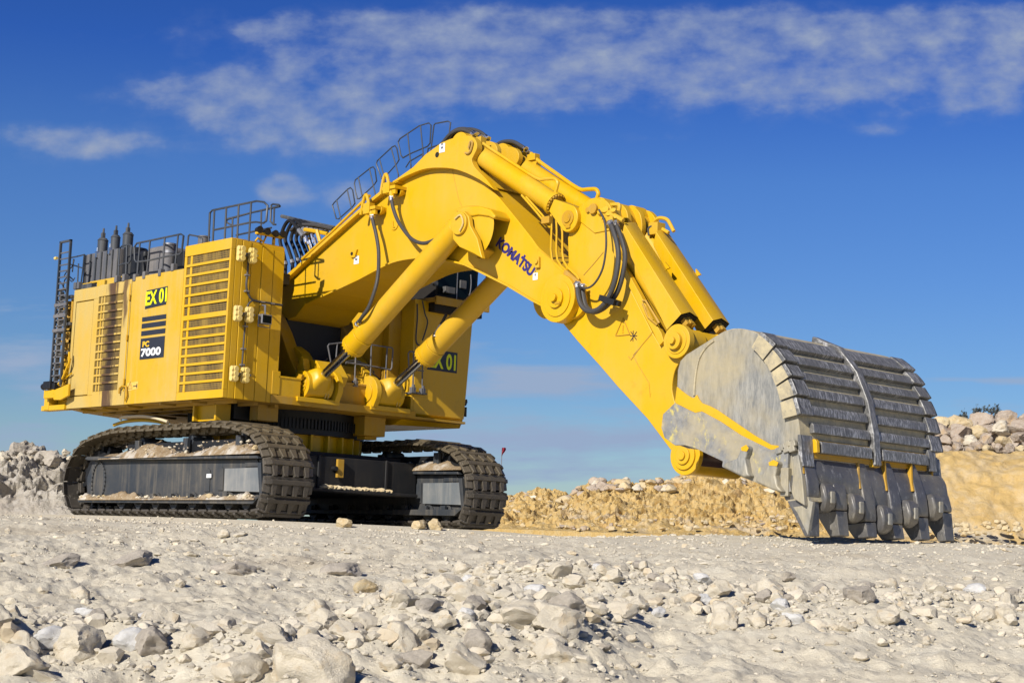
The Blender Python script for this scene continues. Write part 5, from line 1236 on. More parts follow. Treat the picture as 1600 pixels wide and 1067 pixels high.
# hoses at the boom apex
for i,(dy,pts) in enumerate(((-.75,[(676,240),(691.7,223.5),(703,210.5),(716.5,203.5),(730,205),(742,213)]),(-.6,[(680,238),(695,221),(706,208),(718,202),(731,203),(745,211.5)]),(-.45,[(690,232),(700,220),(712,209),(724,205.5),(740,209),(752,216)]),(-.3,[(694,230),(706,214),(720,204.5),(736,202.5),(752,208),(763,218)]))):
    hose([(u,v,dy) for u,v in pts],.055,par=boom,ends=(1,),n=6)
for dy,pts in ((.62,[(768,236),(776,227),(788,221.5),(802,222),(815,229),(822,234)]),(.75,[(771,238),(780,229.5),(792,224.5),(806,226),(818,234),(826,240)])):
    hose([(u,v,dy) for u,v in pts],.055,par=boom,ends=(1,),n=6)
# hose bundle from the house to the boom
for i in range(7):
    y=-.95+i*.30; k=i*1.0
    b0=Q((446,457,465.6,473,480.5,486,491)[i],(414,411.5,409,406,402.5,399,396)[i],y=y)
    top=Q((452,461,468,475,481,487,493)[i],(345,344,345,347,349.5,352,355)[i],y=y)
    e=Q((474,479,484,490,497,504,511)[i],(369,366,365,364,363,362.5,362)[i],y=y)
    sd=Q((438,446,455,463,471,478,484)[i],(372,371,371,371,372,373,374)[i],y=y)
    c=smooth([b0-Vector((0,0,.55)),b0,Vector((sd.x*.5+b0.x*.5,y,(sd.z+b0.z)/2)),sd,Vector((top.x,y,top.z)),e],8)
    o=MB().tube(c,.055,8).build('hydraulic_hose','hose_black',EXC)
    MB().tube([b0,b0+(c[11]-b0)*.6],.075,8).tube([c[-1],c[-4]],.075,8).build('hose_end','steel_dull',o)
for i in range(6):
    y=-.6+i*.3; P_=[Q(470+i*2,352+i*1.5,y=y),Q(492+i*1.5,352+i,y=y),Q(520,358,y=y),Q(545,345,y=y)]
    MB().tube(smooth([Vector((P_[0].x-.5,y,P_[0].z-.1)),P_[0],P_[1],P_[2]],6),.055,8).build('hydraulic_hose','rubber',EXC)
MB().tube(Qs([(440,338),(470,345),(523,356)],y=.9),.06,6).build('hose_guard','dark_grey',EXC)
fx=MB(); 
fx.tube(smooth(Qs([(476,359),(490,361),(512,366)],y=-.8),3),.06,6).tube(Qs([(495,360),(500,378)],y=-.9),.06,6).tube(Qs([(480,372),(486,392)],y=-.85),.05,6)
fx.build('pipe_bracket','yellow',boom)
fxx_=MB()
for u,v in ((474,366),(478,369),(487,366),(491,372),(483,376)): fxx_.cyl(Q(u,v,y=-.9),Q(u+4,v+13,y=-.9),.045,seg=8)
fxx_.build('pipe_fitting','fitting',boom)
MB().box((1.4,-2.3,7.0),(2.2,-1.2,7.35)).box((.9,-2.0,6.8),(1.3,-1.3,7.5)).build('valve_block','black',EXC,.03)
# ------------------------------------------------------------------ hydraulic cylinders
def cylinder(name,eye,rim,top,rb,rr_,yaw=None,eye_r=.42,eye_w=.42,par=EXC,bolts=18,cover=None):
    eye,rim,top=Vector(eye),Vector(rim),Vector(top); d=(top-eye).normalized()
    mb=MB().cyl(rim+d*.55,top,rb,seg=40).cyl(rim+d*.12,rim+d*.55,rb*1.07,seg=40).cyl(rim,rim+d*.12,rb*1.12,seg=40)
    hexbolts(mb,rim-d*.02,bolts,rb*.93,.035,-d,.05)
    mb.cyl(top-d*.05,top+d*.25,rb*1.0,rb*.8,seg=40)
    o=mb.build(name,'yellow',par,.01)
    MB().cyl(eye+d*.2,rim+d*.1,rr_,seg=32).build('rod','chrome',o)
    return o,d
YC=1.33
for s,(ex,ey),(rx,ry),(tx,ty) in ((-1,(489,603),(551,542.5),(716,356)),(1,(618,611),(0,0),(0,0))):
    if s==-1:
        E_=Q(ex,ey,y=-YC); Rm=Q(rx,ry,y=-YC); Tp=Q(tx,ty,y=-1.38)
    y=s*YC; e=Vector((E_.x,y,E_.z)); r=Vector((Rm.x,y,Rm.z)); t=Vector((Tp.x,s*1.38,Tp.z))
    if s==1:
        # the far cylinder is the mirror image
        pass
    o,d=cylinder('boom_cylinder',e,r,t,.315,.125)
    n=d.cross(Vector((0,1,0))).normalized()
    if n.z<0: n=-n
    # forked rod end: rounded neck widening to the eye
    eye=MB(); 
    sec=[(.62,.15,.15),(.57,.22,.22),(.46,.28,.27),(.28,.37,.34),(.10,.42,.38),(-.1,.42,.38)]
    K=24; k0=len(eye.v)
    for (dist,hw,hn) in sec:
        c=e+d*dist
        for i in range(K):
            th=2*math.pi*i/K; cx,cy=math.cos(th),math.sin(th); q=4 if dist<.6 else 2
            rr0=1/((abs(cx)**q+abs(cy)**q)**(1/q)); eye.v.append(c+Vector((0,1,0))*(cx*rr0*hw)+n*(cy*rr0*hn))
    for j in range(len(sec)-1):
        for i in range(K): eye.f.append([k0+j*K+i,k0+j*K+(i+1)%K,k0+(j+1)*K+(i+1)%K,k0+(j+1)*K+i]); eye.sm.append(True)
    eye.f.append([k0+i for i in range(K)]); eye.sm.append(False); eye.f.append([k0+(len(sec)-1)*K+i for i in range(K)]); eye.sm.append(False)
    eye.cyl(e+Vector((0,-.44,0)),e+Vector((0,.44,0)),.41,seg=40)
    re_=eye.build('rod_end','yellow',o,.012,angle=50)
    MB().cyl(e+Vector((0,-.47,0)),e+Vector((0,.47,0)),.28,seg=32).build('pin_cap','yellow',re_,.01)
    bl=MB(); hexbolts(bl,e+Vector((0,-.47,0)),12,.225,.026,(0,-1,0),.03); bl.build('bolt_circle','yellow_dusty',re_)
    for yy_,nm in ((y-.80*(-s)*0-s*.62,'lug'),):
        lug=MB(); pts=[(e.x-.75,3.5),(e.x+.35,3.5)]+[(e.x+.02+math.cos(a)*.50,e.z+math.sin(a)*.50) for a in [R_(k) for k in range(-20,200,20)]]
        lug.prism([(px_,yy_-.09,pz) for px_,pz in pts],(0,.18,0)).cyl((e.x,yy_-.13,e.z),(e.x,yy_+.13,e.z),.30,seg=28)
        lug.build('cylinder_lug','yellow',EXC,.015)
    MB().box((e.x-.9,y-.75,3.42),(e.x+.32,y+.75,3.56)).box((e.x-.45,y-.12,3.5),(e.x+.05,y+.12,3.95)).build('lug_base','yellow',EXC,.015)
    gp=MB(); 
    for q in (.22,.32): gp.tube(smooth([Vector((e.x+.30,y+q,3.58)),Vector((e.x+.34,y+q,3.75)),Vector((e.x+.24,y+q,3.95))],4),.014,5)
    gp.build('grease_pipe','tan_dusty',EXC)
    if s==1: hose([(697,492,YC-.1),(690,505,YC-.1),(681,520,YC-.25),(679,527,YC-.3)],.045,ends=(1,),par=o)
# lower mounting plate left of the near lug
P=Q(468,590,y=-1.75); MB().prism([Q(464,590,y=-1.5),Q(463.7,574.7,y=-1.5),Q(470,556,y=-1.5),Q(473,560,y=-1.5),Q(476,585,y=-1.5),Q(478,605,y=-1.5),Q(466,610,y=-1.5)],(0,.25,0)).build('gusset','yellow',EXC,.02)
MB().prism([Q(471,560,y=-1.2),Q(494,563,y=-1.2),Q(506,585,y=-1.2),Q(500,600,y=-1.2),Q(478,600,y=-1.2)],(0,.9,0)).build('bracket_casting','yellow',EXC,.02)
MB().plateY([(462,588),(466,584),(472,585),(470,592),(466,594),(468,600),(462,604),(459,600),(461,594)],-1.95,-1.85).build('grease_block','yellow_dirty',EXC,.01)
# ---- arm (stick) --------------------------------------------------------
YS=.87
st_px=[(893,352),(905,322),(920,311)]+spx([(920,311),(932,309),(941,315),(949,333),(951,356),(956,385)],3)[1:]+[(968,413),(984,450),(1019,519),(1032,541.5),(1043,520)]+spx([(1043,520),(1052,513),(1064,513),(1075,520),(1080,532),(1077,545),(1066,560),(1056,575),(1051.5,590),(1050,608),(1053,624)],3)[1:]+[(1062,650),(1075,690)]+spx([(1083,705),(1087,722),(1083,737),(1073,741.5),(1060,737),(1053,722),(1050,706)],3)+[(1011,654),(964.6,604),(936,570.5),(902,533),(875.6,501),(862,480),(868,450),(888,410),(887,372)]
P_=xz(st_px,-YS); arm=MB().prism([(x,-YS,z) for x,z in P_],(0,2*YS,0)).build('arm','yellow',EXC,.025)
sd=MB()
sd.tube(Qs([(982,557),(986,562),(1003,539),(1018,522)],y=-YS-.004),.012,5).tube(Qs([(912,430),(928,412),(943,394)],y=-YS-.004),.012,5).tube(Qs([(1019,519),(1003,539),(989,555),(998,572),(1014,598),(1016,620)],y=-YS-.004),.008,5)
sd.build('weld_seam','yellow_dirty',arm)
# stiffener strip down the front of the arm, under the covers
def armstrip(px,y0,y1,name,mat='yellow'): 
    P_=xz(px,y0); return MB().prism([(x,y0,z) for x,z in P_],(0,y1-y0,0)).build(name,mat,arm,.012)
armstrip([(951,356),(958,370),(967,400),(1000,460),(1024,505),(1033,520),(1037,533),(1030,540),(1021,520),(984,451),(966,413),(954,387)],-YS-.10,-YS+.05,'edge_plate')
fr_=MB(); fr_.tube(Qs([(1004,470),(1009,470),(1030,505),(1026,507),(1012,495),(1004,474)],y=-YS-.13),.025,5).tube(Qs([(1008,478),(1020,500)],y=-YS-.13),.018,5); fr_.build('grab_frame','yellow_dirty',arm)
ss=MB()
# safety stickers on the arm
o=tri((973,523.5),-YS-.006,.40,arm,mat='yellow_dirty')
P=Q(973,521,y=-YS-.008); 
st=MB(); c=Q(990,524,y=-YS-.008)
for dx,dz,dx2,dz2 in ((-.12,-.16,.12,.10),(-.12,.12,.12,-.14),(-.02,-.18,-.02,.14),(-.14,0,.14,-.02)): st.tube([(c.x+dx*.8,c.y,c.z+dz*.8),(c.x+dx2*.8,c.y,c.z+dz2*.8)],.010,4)
st.build('warning_figure','decal_black',arm)
for s in (-1,1):
    bo=MB(); 
P,o=boss(arm,1057,533,-YS,-1.05,[(.40,0),(.30,.02),(.20,.10),(.085,.08)])
P2,o=boss(arm,1070,712,-YS,-1.0,[(.44,0),(.32,.05),(.2,.05),(.1,.05)])
LNK=Vector((P.x,0,P.z)); HNG=Vector((P2.x,0,P2.z))
boss(arm,1057,533,YS,1.05,[(.40,0),(.2,.1)])
MB().cyl((LNK.x,-YS,LNK.z),(LNK.x,2.35,LNK.z),.22,seg=28).cyl((LNK.x,1.0,LNK.z),(LNK.x,1.15,LNK.z),.3,seg=28).build('link_pin','yellow_dirty',arm)
MB().cyl((HNG.x,-.95,HNG.z),(HNG.x,.95,HNG.z),.30,seg=36).build('hinge_pin','shade_brown',arm)  # pin coloured dark as if shaded by the bucket ear
# upper lugs for the bucket cylinders
lug1=spx([(905,325),(915,316),(925,312.5),(942,311.5),(950,316),(956,326),(958,345),(955,360)],3)+[(930,365),(905,345)]
lug2=lug1
for (ya,yb,extra) in ((-YS-.03,-YS+.15,0),(-.32,-.18,0),(.18,.34,0),(.72,YS,0)):
    P_=xz(lug1,-YS); MB().prism([(x,ya,z) for x,z in P_],(0,yb-ya,0)).build('cylinder_lug','yellow',arm,.02)
P=Q(927,326.5,y=-.95); MB().cyl((P.x,-.92,P.z),(P.x,-.99,P.z),.13,seg=20).cyl((P.x-.2,-.92,P.z),(P.x-.2,-.96,P.z),.07,seg=14).build('pin_cap','yellow_dirty',arm,.01)
BT=Vector((P.x,0,P.z))
MB().cyl((BT.x,.16,BT.z),(BT.x,.10,BT.z),.13,seg=20).cyl((BT.x-.2,.16,BT.z),(BT.x-.2,.12,BT.z),.07,seg=14).build('pin_cap','yellow_dirty',arm,.01)
# ---- arm cylinders ---------------------------------------------------------
for s in (-1,1):
    y=s*.77
    top=Q(729,229,y=-.77); rim=Q(869,320.5,y=-.77); eye_=Q(891,342,y=-.95)
    a_=Vector((top.x,y,top.z)); b_=Vector((rim.x,y,rim.z)); e_=Vector((eye_.x,y-(.0),eye_.z))
    d=(b_-a_).normalized()
    mb=MB().cyl(a_+d*.1,b_-d*.14,.27,seg=40).cyl(b_-d*.14,b_,.31,seg=40).cyl(a_-Vector((0,.27,0)),a_+Vector((0,.27,0)),.34,seg=32)
    o=mb.build('arm_cylinder','yellow',EXC,.01)
    bl=MB(); hexbolts(bl,b_,20,.265,.03,d,.05); bl.cyl(b_,b_+d*.03,.22,seg=28).build('gland_bolts','yellow_dirty',o)
    dd=(e_-b_).normalized()
    MB().cyl(b_,e_,.14,seg=28).build('rod','chrome',o)
    eb_=MB(); nn=d.cross(Vector((0,1,0))).normalized()
    pts=[]
    for i in range(0,13):
        t=math.pi*(i/12)-math.pi/2; pts.append(e_+dd*(math.cos(t)*.34)+nn*(math.sin(t)*.34))
    pts=[b_+dd*.10-nn*.17]+pts+[b_+dd*.10+nn*.17]
    yo=-1.03 if s==-1 else .55
    re2=eb_.prism([Vector((p.x,yo,p.z)) for p in pts],(0,.5,0)).build('rod_end','yellow',o,.03)
    MB().cyl((e_.x,yo-.03,e_.z),(e_.x,yo+.2,e_.z),.20,seg=28).cyl((e_.x,yo-.06,e_.z),(e_.x,yo,e_.z),.12,seg=20).box((e_.x-.05,yo-.04,e_.z-.26),(e_.x+.10,yo,e_.z-.18)).build('pin_cap','yellow_dirty',re2,.01)
pipe1=[(748,218),(754,224),(795,251),(838,278.4),(852,279.8),(866,279.5),(871.4,285),(870.5,292),(868,301)]
MB().tube(smooth(Qs(pipe1,y=-.8),3),.045,8).build('oil_pipe','yellow',EXC)
MB().tube(smooth(Qs([(830,240),(838,249),(870,272),(903.7,295),(918,296),(930.7,296),(935,302),(934,307),(931.8,313)],y=.75),3),.055,8).build('oil_pipe','yellow',EXC)
for u,v,y in ((750,220,-.8),(834,246,.75)):
    a=Q(u,v,y=y); MB().box((a.x-.16,y-.10,a.z-.10),(a.x+.14,y+.10,a.z+.08)).prism([(a.x-.1,y-.04,a.z-.1),(a.x+.18,y-.04,a.z-.1),(a.x-.0,y-.04,a.z-.55)],(0,.08,0)).build('pipe_clamp','yellow',EXC,.01)
for pts in ([(861,335),(862,356),(862.5,405),(884,428),(888,433)],[(869,342),(870,362),(871,406),(892,430),(896,436)],[(876,348),(878.7,364),(880.5,408),(901,431),(904,437)],[(822,308),(842,330),(853,343),(862,352)],[(815,305),(836,329),(850,346),(860,356)]):
    MB().tube(smooth(Qs(pts,y=-.98),3),.028,6).build('oil_pipe','yellow',EXC)
vb=MB(); a=Q(856,344,y=-1.0); vb.box((a.x-.14,-1.1,a.z-.10),(a.x+.14,-.95,a.z+.08)).build('pipe_clamp','yellow_dirty',EXC,.01); vb=MB(); a=Q(894,434,y=-1.05); vb.obb(a,(1,0,-.7),(0,1,0),(.7,0,1),.30,.05,.06); vb.build('pipe_clamp','yellow_dirty',EXC,.01)
# hoses at the elbow
hose([(953.5,348,-1.25),(958,360,-1.3),(964,380,-1.34),(966.3,400,-1.36),(964,424,-1.38),(958.5,447,-1.38),(948.5,469,-1.36),(934.5,483.5,-1.34),(919.5,486,-1.32),(908.5,477,-1.3),(903.6,460,-1.27),(902.5,443,-1.2)],.062,ends=(0,1),n=6)
hose([(961,348.5,-1.10),(967,362,-1.14),(973.5,381,-1.18),(976.8,402,-1.2),(972.5,431,-1.22),(963,459,-1.22),(946,479.5,-1.2),(929,487.5,-1.2),(916.5,480,-1.18),(911.5,462,-1.15),(910.5,446,-1.1)],.062,ends=(0,1),n=6)
hose([(936,328,-1.2),(944.5,346,-1.25),(947,370,-1.3),(946.5,392,-1.3),(941.5,420,-1.3),(930.5,441,-1.3),(918,450,-1.3),(905,447,-1.27),(900,440,-1.2)],.026,n=6)
a=Q(953,470,y=-1.3); MB().obb(a,(1,0,-.35),(0,1,0),(.35,0,1),.26,.14,.07).obb(a,(1,0,-.35),(0,1,0),(.35,0,1),.32,.04,.05).build('hose_clamp','black',EXC,.01)
fit=MB()
for u,v,r_ in ((945,327,.10),(951,333,.08),(958,328,.07),(944,338,.08),(938,330,.09),(962,338,.06)): fit.cyl(Q(u,v,y=-1.1),Q(u+3,v+5,y=-1.0),r_,seg=10)
fit.tube(smooth(Qs([(934,330),(940,322),(950,321),(966,320),(968,325),(966,332)],y=-.8),3),.055,7).tube(smooth(Qs([(942,342),(950,335),(960,337),(974,345)],y=-1.05),3),.06,7).box((Q(948,335,y=-1.1).x-.15,-1.1,Q(948,335,y=-1.1).z-.18),(Q(948,335,y=-1.1).x+.2,-.8,Q(948,335,y=-1.1).z+.1))
fit.build('valve_cluster','yellow',EXC,.008)
fit=MB(); fit.tube(smooth(Qs([(1019,350),(1027,342),(1035,341),(1043,344),(1048,352),(1053,362)],y=.5),3),.05,7).tube(smooth(Qs([(1022,355),(1032,357),(1045,364)],y=.5),3),.05,7).box((Q(1022,352,y=.4).x-.1,.3,Q(1022,352,y=.4).z-.25),(Q(1022,352,y=.4).x+.2,.6,Q(1022,352,y=.4).z+.05)); fit.build('valve_cluster','yellow',EXC,.008)
hose([(1014,368,.3),(1013,358,.3),(1018,354,.32),(1024,356,.35)],.03)
# ---- bucket cylinders in their guards -----------------------------------------
def guard(s):
    yc=s*.575
    # section corners (y offset, photo point on the near guard at the upper and lower end)
    secs=[(-.40,(971,372),(1041.7,515.5)),(-.40,(975,349.5),(1064,491)),(-.12,(984,347.2),(1078,487.5)),(.40,(993,347),(1091.5,496.5)),(.40,(985,372),(1072,520))]
    up=[];lo=[]
    for dy,a,b in secs:
        A=Q(a[0],a[1],y=-.575+dy); B=Q(b[0],b[1],y=-.575+dy); up.append((dy,A.x,A.z)); lo.append((dy,B.x,B.z))
    U=[Vector((x,yc+dy,z)) for dy,x,z in up]; L=[Vector((x,yc+dy,z)) for dy,x,z in lo]
    n=len(U); mb=MB(); mb.add(U+L,[(i,(i+1)%n,n+(i+1)%n,n+i) for i in range(n)]+[list(range(n))[::-1]])
    o=mb.build('cylinder_guard','yellow',None,.015); 
    return o,U,L
for s in (-1,1):
    g_,U,L=guard(s)
    # barrel and rod inside
    yc=s*.575; e=Vector((LNK.x,yc,LNK.z)); t=Vector((BT.x,yc,BT.z)); d=(e-t).normalized()
    mb=MB().cyl(t-Vector((0,.2,0)),t+Vector((0,.2,0)),.32,seg=28).cyl(t+d*.1,e-d*1.0,.25,seg=28).cyl(e-Vector((0,.22,0)),e+Vector((0,.22,0)),.33,seg=28)
    o=mb.build('bucket_cylinder','yellow',EXC,.01); MB().cyl(e-d*1.1,e,.13,seg=24).build('rod','steel_dull',o); g_.parent=o
    th=MB()
    c=(L[0]+L[1]+L[2]+L[3]+L[4])/5
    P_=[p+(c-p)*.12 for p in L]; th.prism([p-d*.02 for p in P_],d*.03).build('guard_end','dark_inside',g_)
    ft=MB(); 
    for q,hh in ((-.12,.12),(.08,.1),(.0,.2)): ft.obb(c+d*.12+Vector((.05,q,hh*.4)),d,(0,1,0),d.cross(Vector((0,1,0))),.11,.05,.07)
    ft.build('rod_clamp','yellow_dirty',o,.01)
    tp=MB(); tpx=U[3]+(L[3]-U[3])*.48; tp.prism([tpx+Vector((0,-.02,-.08)),tpx+Vector((.0,-.02,.12)),tpx+Vector((.16,-.02,-.04))],(0,.05,0)).build('lifting_lug','yellow',g_)
# ------------------------------------------------------------------ bucket
BY=2.5
shell_px=[(1117,526),(1133,517),(1151,513.2),(1172,516),(1188,523.6),(1203.7,539),(1219.5,560),(1230,584),(1238,605),(1243.5,631),(1247.5,657.5),(1249.5,673),(1250.5,696),(1252.5,722),(1257,748),(1264,782)]
sp=[Vector((p.x,0,p.z)) for p in Qs(shell_px,y=-BY)]; SP=smooth(sp,10)
cum=[0]
for a,b in zip(SP[:-1],SP[1:]): cum.append(cum[-1]+(b-a).length)
def on_shell(d):
    d=max(0,min(cum[-1]-1e-4,d)); i=0
    while cum[i+1]<d: i+=1
    t=(d-cum[i])/(cum[i+1]-cum[i]); p=SP[i]+(SP[i+1]-SP[i])*t; tg=(SP[i+1]-SP[i]).normalized(); n=Vector((-tg.z,0,tg.x)); 
    if n.x<0 and n.z<0 or (n.x<0 and abs(n.z)<.5): n=-n
    return p,tg,n
def nearest(q):
    i=min(range(len(SP)),key=lambda k:(SP[k]-q).length); return cum[i]
cen=sum(SP,Vector())/len(SP)
def outn(p,tg):
    n=Vector((-tg.z,0,tg.x)); return n if n.dot(p-cen)>0 or n.x>.5 else -n
sb=MB(); n=len(SP)
nor=[]
for i in range(n):
    tg=(SP[min(i+1,n-1)]-SP[max(i-1,0)]).normalized(); nor.append(outn(SP[i],tg))
for y in (-BY+.012,BY-.012):
    sb.v+= [Vector((p.x,y,p.z)) for p in SP]+[Vector((p.x,y,p.z))-nn*.12 for p,nn in zip(SP,nor)]
for i in range(n-1):
    for (a,b) in ((0,2*n),):
        sb.f+= [[i,i+1,2*n+i+1,2*n+i],[n+i,3*n+i,3*n+i+1,n+i+1],[i,n+i,n+i+1,i+1],[2*n+i,2*n+i+1,3*n+i+1,3*n+i]]; sb.sm+=[True,True,False,False]
sb.f+=[[0,2*n,3*n,n],[n-1,2*n-1,4*n-1,3*n-1]]; sb.sm+=[False,False]
bucket=sb.build('bucket','bucket_shell',EXC,angle=50)
# side plates
side_px=[(1054,628.6),(1058,605),(1059,578.7),(1063,564),(1072.5,554),(1117,526)]+shell_px[1:]+[(1270,784),(1262,836),(1245,800),(1222,771),(1205,763),(1161.7,746),(1128,729),(1129,720.5),(1106.6,710),(1088,700.8),(1070,695.5)]
P_=xz(side_px,-BY)
inset=[]
for s in (-1,1):
    # the plate proper: everything above the thick lower part
    MB().prism([(x,s*(BY-.10),z) for x,z in P_],(0,s*.10,0)).build('side_plate','bucket_side',bucket,.01)
    low=[(1054,629.5),(1072.5,638.8),(1085.6,645),(1096,642.7),(1125,658.5),(1156.5,679.5),(1188,695),(1203.7,702.6),(1219.5,700.5),(1228,697),(1232,700),(1230,735),(1236,768),(1222,770),(1205,763),(1161.7,746),(1128,729),(1129,720.5),(1106.6,710),(1088,700.8),(1070,695.5),(1054,695.5),(1038,683.7),(1033,668),(1035.7,647)]
    Lp=xz(low,-BY-.09); MB().prism([(x,s*BY,z) for x,z in Lp],(0,s*.09,0)).build('hinge_plate','bucket_ear',bucket,.012)
    yl=[(1054,629),(1057,604),(1064,610),(1072.5,616.5),(1080,621),(1084,621.5),(1088,616.5),(1091,623),(1096,629.5),(1108,634),(1119.7,640),(1143,656),(1177.5,679.5),(1203.7,694.5),(1216,696),(1219.5,700.5),(1203.7,702.8),(1188,695),(1156.5,679.5),(1125,658.5),(1096,642.7),(1085.6,645),(1072.5,638.8)]
    Lp=xz(yl,-BY-.05); MB().prism([(x,s*BY,z) for x,z in Lp],(0,s*.045,0)).build('painted_edge','yellow',bucket,.01)
    bd=MB().tube(smooth([Vector((p.x,s*(BY+.01),p.z)) for p in Qs([(1116,532),(1104,542),(1093,560),(1088,582),(1086,600),(1085,618)],y=-BY)],4),.03,6).build('weld_bead','bucket_shell',bucket)
    # outer ear plate and doubler on the inside
    ip=xz([(1040,652),(1060,632),(1100,650),(1110,690),(1070,700),(1042,690)],-BY); MB().prism([(x,s*(BY-.10),z) for x,z in ip],(0,-s*.55,0)).build('hinge_ear','bucket_ear',bucket,.02)
    # side cutters and shrouds on the edge
    for k,c in enumerate((((1150,716),(1157,699),(1165,694.5),(1169,700),(1163,716),(1167,738),(1171,744),(1160,745),(1128,729.5),(1131,722)),((1192,738),(1200,722),(1208,718),(1215.5,722),(1210,742),(1214,758),(1222,769),(1205,765),(1178,752),(1181,744)))):
        Lp=xz(c,-BY-.27); MB().prism([(x,s*(BY-.15),z) for x,z in Lp],(0,s*.41,0)).build('side_shroud','bucket_side',bucket,.05)
        top=xz(((1157,699),(1165,694.5),(1169,700),(1166,705),(1158,704)) if k==0 else ((1200,722),(1208,718),(1215.5,722),(1213,728),(1201,727)),-BY-.28); MB().prism([(x,s*(BY+.255),z) for x,z in top],(0,s*.012,0)).build('shroud_paint','yellow',bucket)
    nb=MB()
    for u,v in ((1223,699),(1231,693.5),(1239,693),(1229,702),(1238,701),(1217,704)):
        a=Q(u,v,y=-BY-.1); nb.obb((a.x,s*(BY+.09),a.z),(1,0,.3),(0,1,0),(-.3,0,1),.075,.05,.065)
    nb.build('wear_button','bucket_side',bucket,.02)
    cp=xz([(1240,716),(1248,710),(1254,745),(1258,790),(1241,779),(1237,768),(1240,740)],-BY-.1); MB().prism([(x,s*(BY+.0),z) for x,z in cp],(0,s*.12,0)).build('cheek_plate','bucket_side',bucket,.02)
    vr=MB(); a=Q(1226,752,y=-BY-.1); vr.box((a.x-.1,s*BY,a.z-.30),(a.x+.1,s*(BY+.12),a.z+.28)); vr.build('cheek_rib','bucket_side',bucket,.02)
# slats across the shell
low_px=[(1224.3,552.8),(1237.7,574.4),(1249,599),(1257.2,623.7),(1262.5,650.5),(1266,678.2),(1272,709)]
ds=[nearest(Vector((p.x,0,p.z))) for p in Qs(low_px,y=-2.12)]
def slat(d0,d1,y0,y1,h,nm,mat,bev=.012,drop=0):
    mb=MB(); K=5; A=[];B=[]
    for i in range(K+1):
        p,tg,_=on_shell(d0+(d1-d0)*i/K); nn=outn(p,tg); hh=h*(1 if i>0 else .75)
        A.append(p-nn*.02); B.append(p+nn*hh)
    pts=A+B[::-1]
    return mb.prism([Vector((p.x,y0,p.z)) for p in pts],(0,y1-y0,0)).build(nm,mat,bucket,bev)
for i,d in enumerate(ds):
    pitch=(ds[i]-ds[i-1]) if i else ds[1]-ds[0]
    if i==6:
        slat(d-pitch*.62,d,-1.98,-.20,.16,'wear_bar','wear_steel'); slat(d-pitch*.62,d,.20,1.95,.16,'wear_bar','wear_steel')
        slat(d-pitch*.70,d+.10,-2.15,2.1,.05,'painted_strip','yellow_dirty')
        slat(d-pitch*.70,d,-2.16,-2.06,.16,'wear_bar','yellow'); slat(d-pitch*.9,d+.12,2.02,2.3,.13,'wear_bar','wear_steel')
    else:
        w=.56 if i else 1.0
        slat(d-pitch*w,d,-2.16,-.16,.11,'wear_bar','wear_steel'); slat(d-pitch*w,d,.16,2.12,.11,'wear_bar','wear_steel')
slat(.2*cum[-1]*0+ds[0]-1.0,ds[6]+.14,-.115,.115,.17,'centre_rib','wear_steel',.03)
slat(ds[6]-.02,ds[6]+.16,-.13,.13,.10,'rib_foot','yellow')
# heel shrouds round both corners
hp=[(1188,523.6),(1208,548),(1223,569),(1234,592.5),(1241,620),(1246.5,651)]
hd_=[nearest(Vector((p.x,0,p.z))) for p in Qs(hp,y=-BY)]
hd_+= [hd_[-1]+(hd_[-1]-hd_[-2])*1.0]
for s in (-1,1):
    for i in range(len(hd_)-1):
        d0,d1=hd_[i]+.035,hd_[i+1]-.01
        if s==-1 and i==5: continue
        K=4;A=[];B=[];C=[]
        for k in range(K+1):
            p,tg,_=on_shell(d0+(d1-d0)*k/K); nn=outn(p,tg); tp=.10+.05*k/K
            A.append((p-nn*.30,p+nn*tp))
        # L section: back leg and side leg
        mb=MB()
        pts=[a for a,b in A]+[b for a,b in A][::-1]
        mb.prism([Vector((p.x,s*(BY+.10),p.z)) for p in pts],(0,-s*.09,0))
        pts=[a+(b-a)*.74 for a,b in A]+[b for a,b in A][::-1]
        mb.prism([Vector((p.x,s*(BY+.094),p.z)) for p in pts],(0,-s*.46,0))
        mb.build('heel_shroud','wear_steel' ,bucket,.02)
        if s==-1:
            pts=[a for a,b in A]+[a+(b-a)*.80 for a,b in A][::-1]
            MB().prism([Vector((p.x,s*(BY+.100),p.z)) for p in pts],(0,s*.008,0)).build('shroud_face','bucket_shell',bucket,.01)
# lip below the shell: spade shaped, deepest in the middle
LB=[(-2.48,1262,776),(-2.1,1276,776),(-1.86,1293,770),(-.93,1338,789),(0,1383,806),(.92,1423,797),(1.85,1462,787),(2.2,1478,778),(2.48,1487,772)]
def lipb(y):
    for (a,b,c),(d,e,f) in zip(LB[:-1],LB[1:]):
        if a<=y<=d:
            t=(y-a)/(d-a); q=Q(b+(e-b)*t,c+(f-c)*t,y=y); return Vector((q.x,0,q.z))
    q=Q(LB[-1][1],LB[-1][2],y=y); return Vector((q.x,0,q.z))
mb=MB(); NY=40; NZ=7; T0,tg0,_=on_shell(ds[6]+.10); no0=outn(T0,tg0)
for i in range(NY+1):
    y=-2.48+4.96*i/NY; B=lipb(y); T=T0+no0*.09
    for j in range(NZ+1):
        t=j/NZ; p=T+(B-T)*t+Vector((1,0,.1))*(-.10+.12*math.sin(math.pi*t)*(1-.5*t)); mb.v.append(Vector((p.x,y,p.z)))
    for j in range(NZ+1):
        t=j/NZ; p=T+(B-T)*t+Vector((1,0,.1))*(-.10+.12*math.sin(math.pi*t)*(1-.5*t)); mb.v.append(Vector((p.x-.22,y,p.z-.02)))
R2=2*(NZ+1)
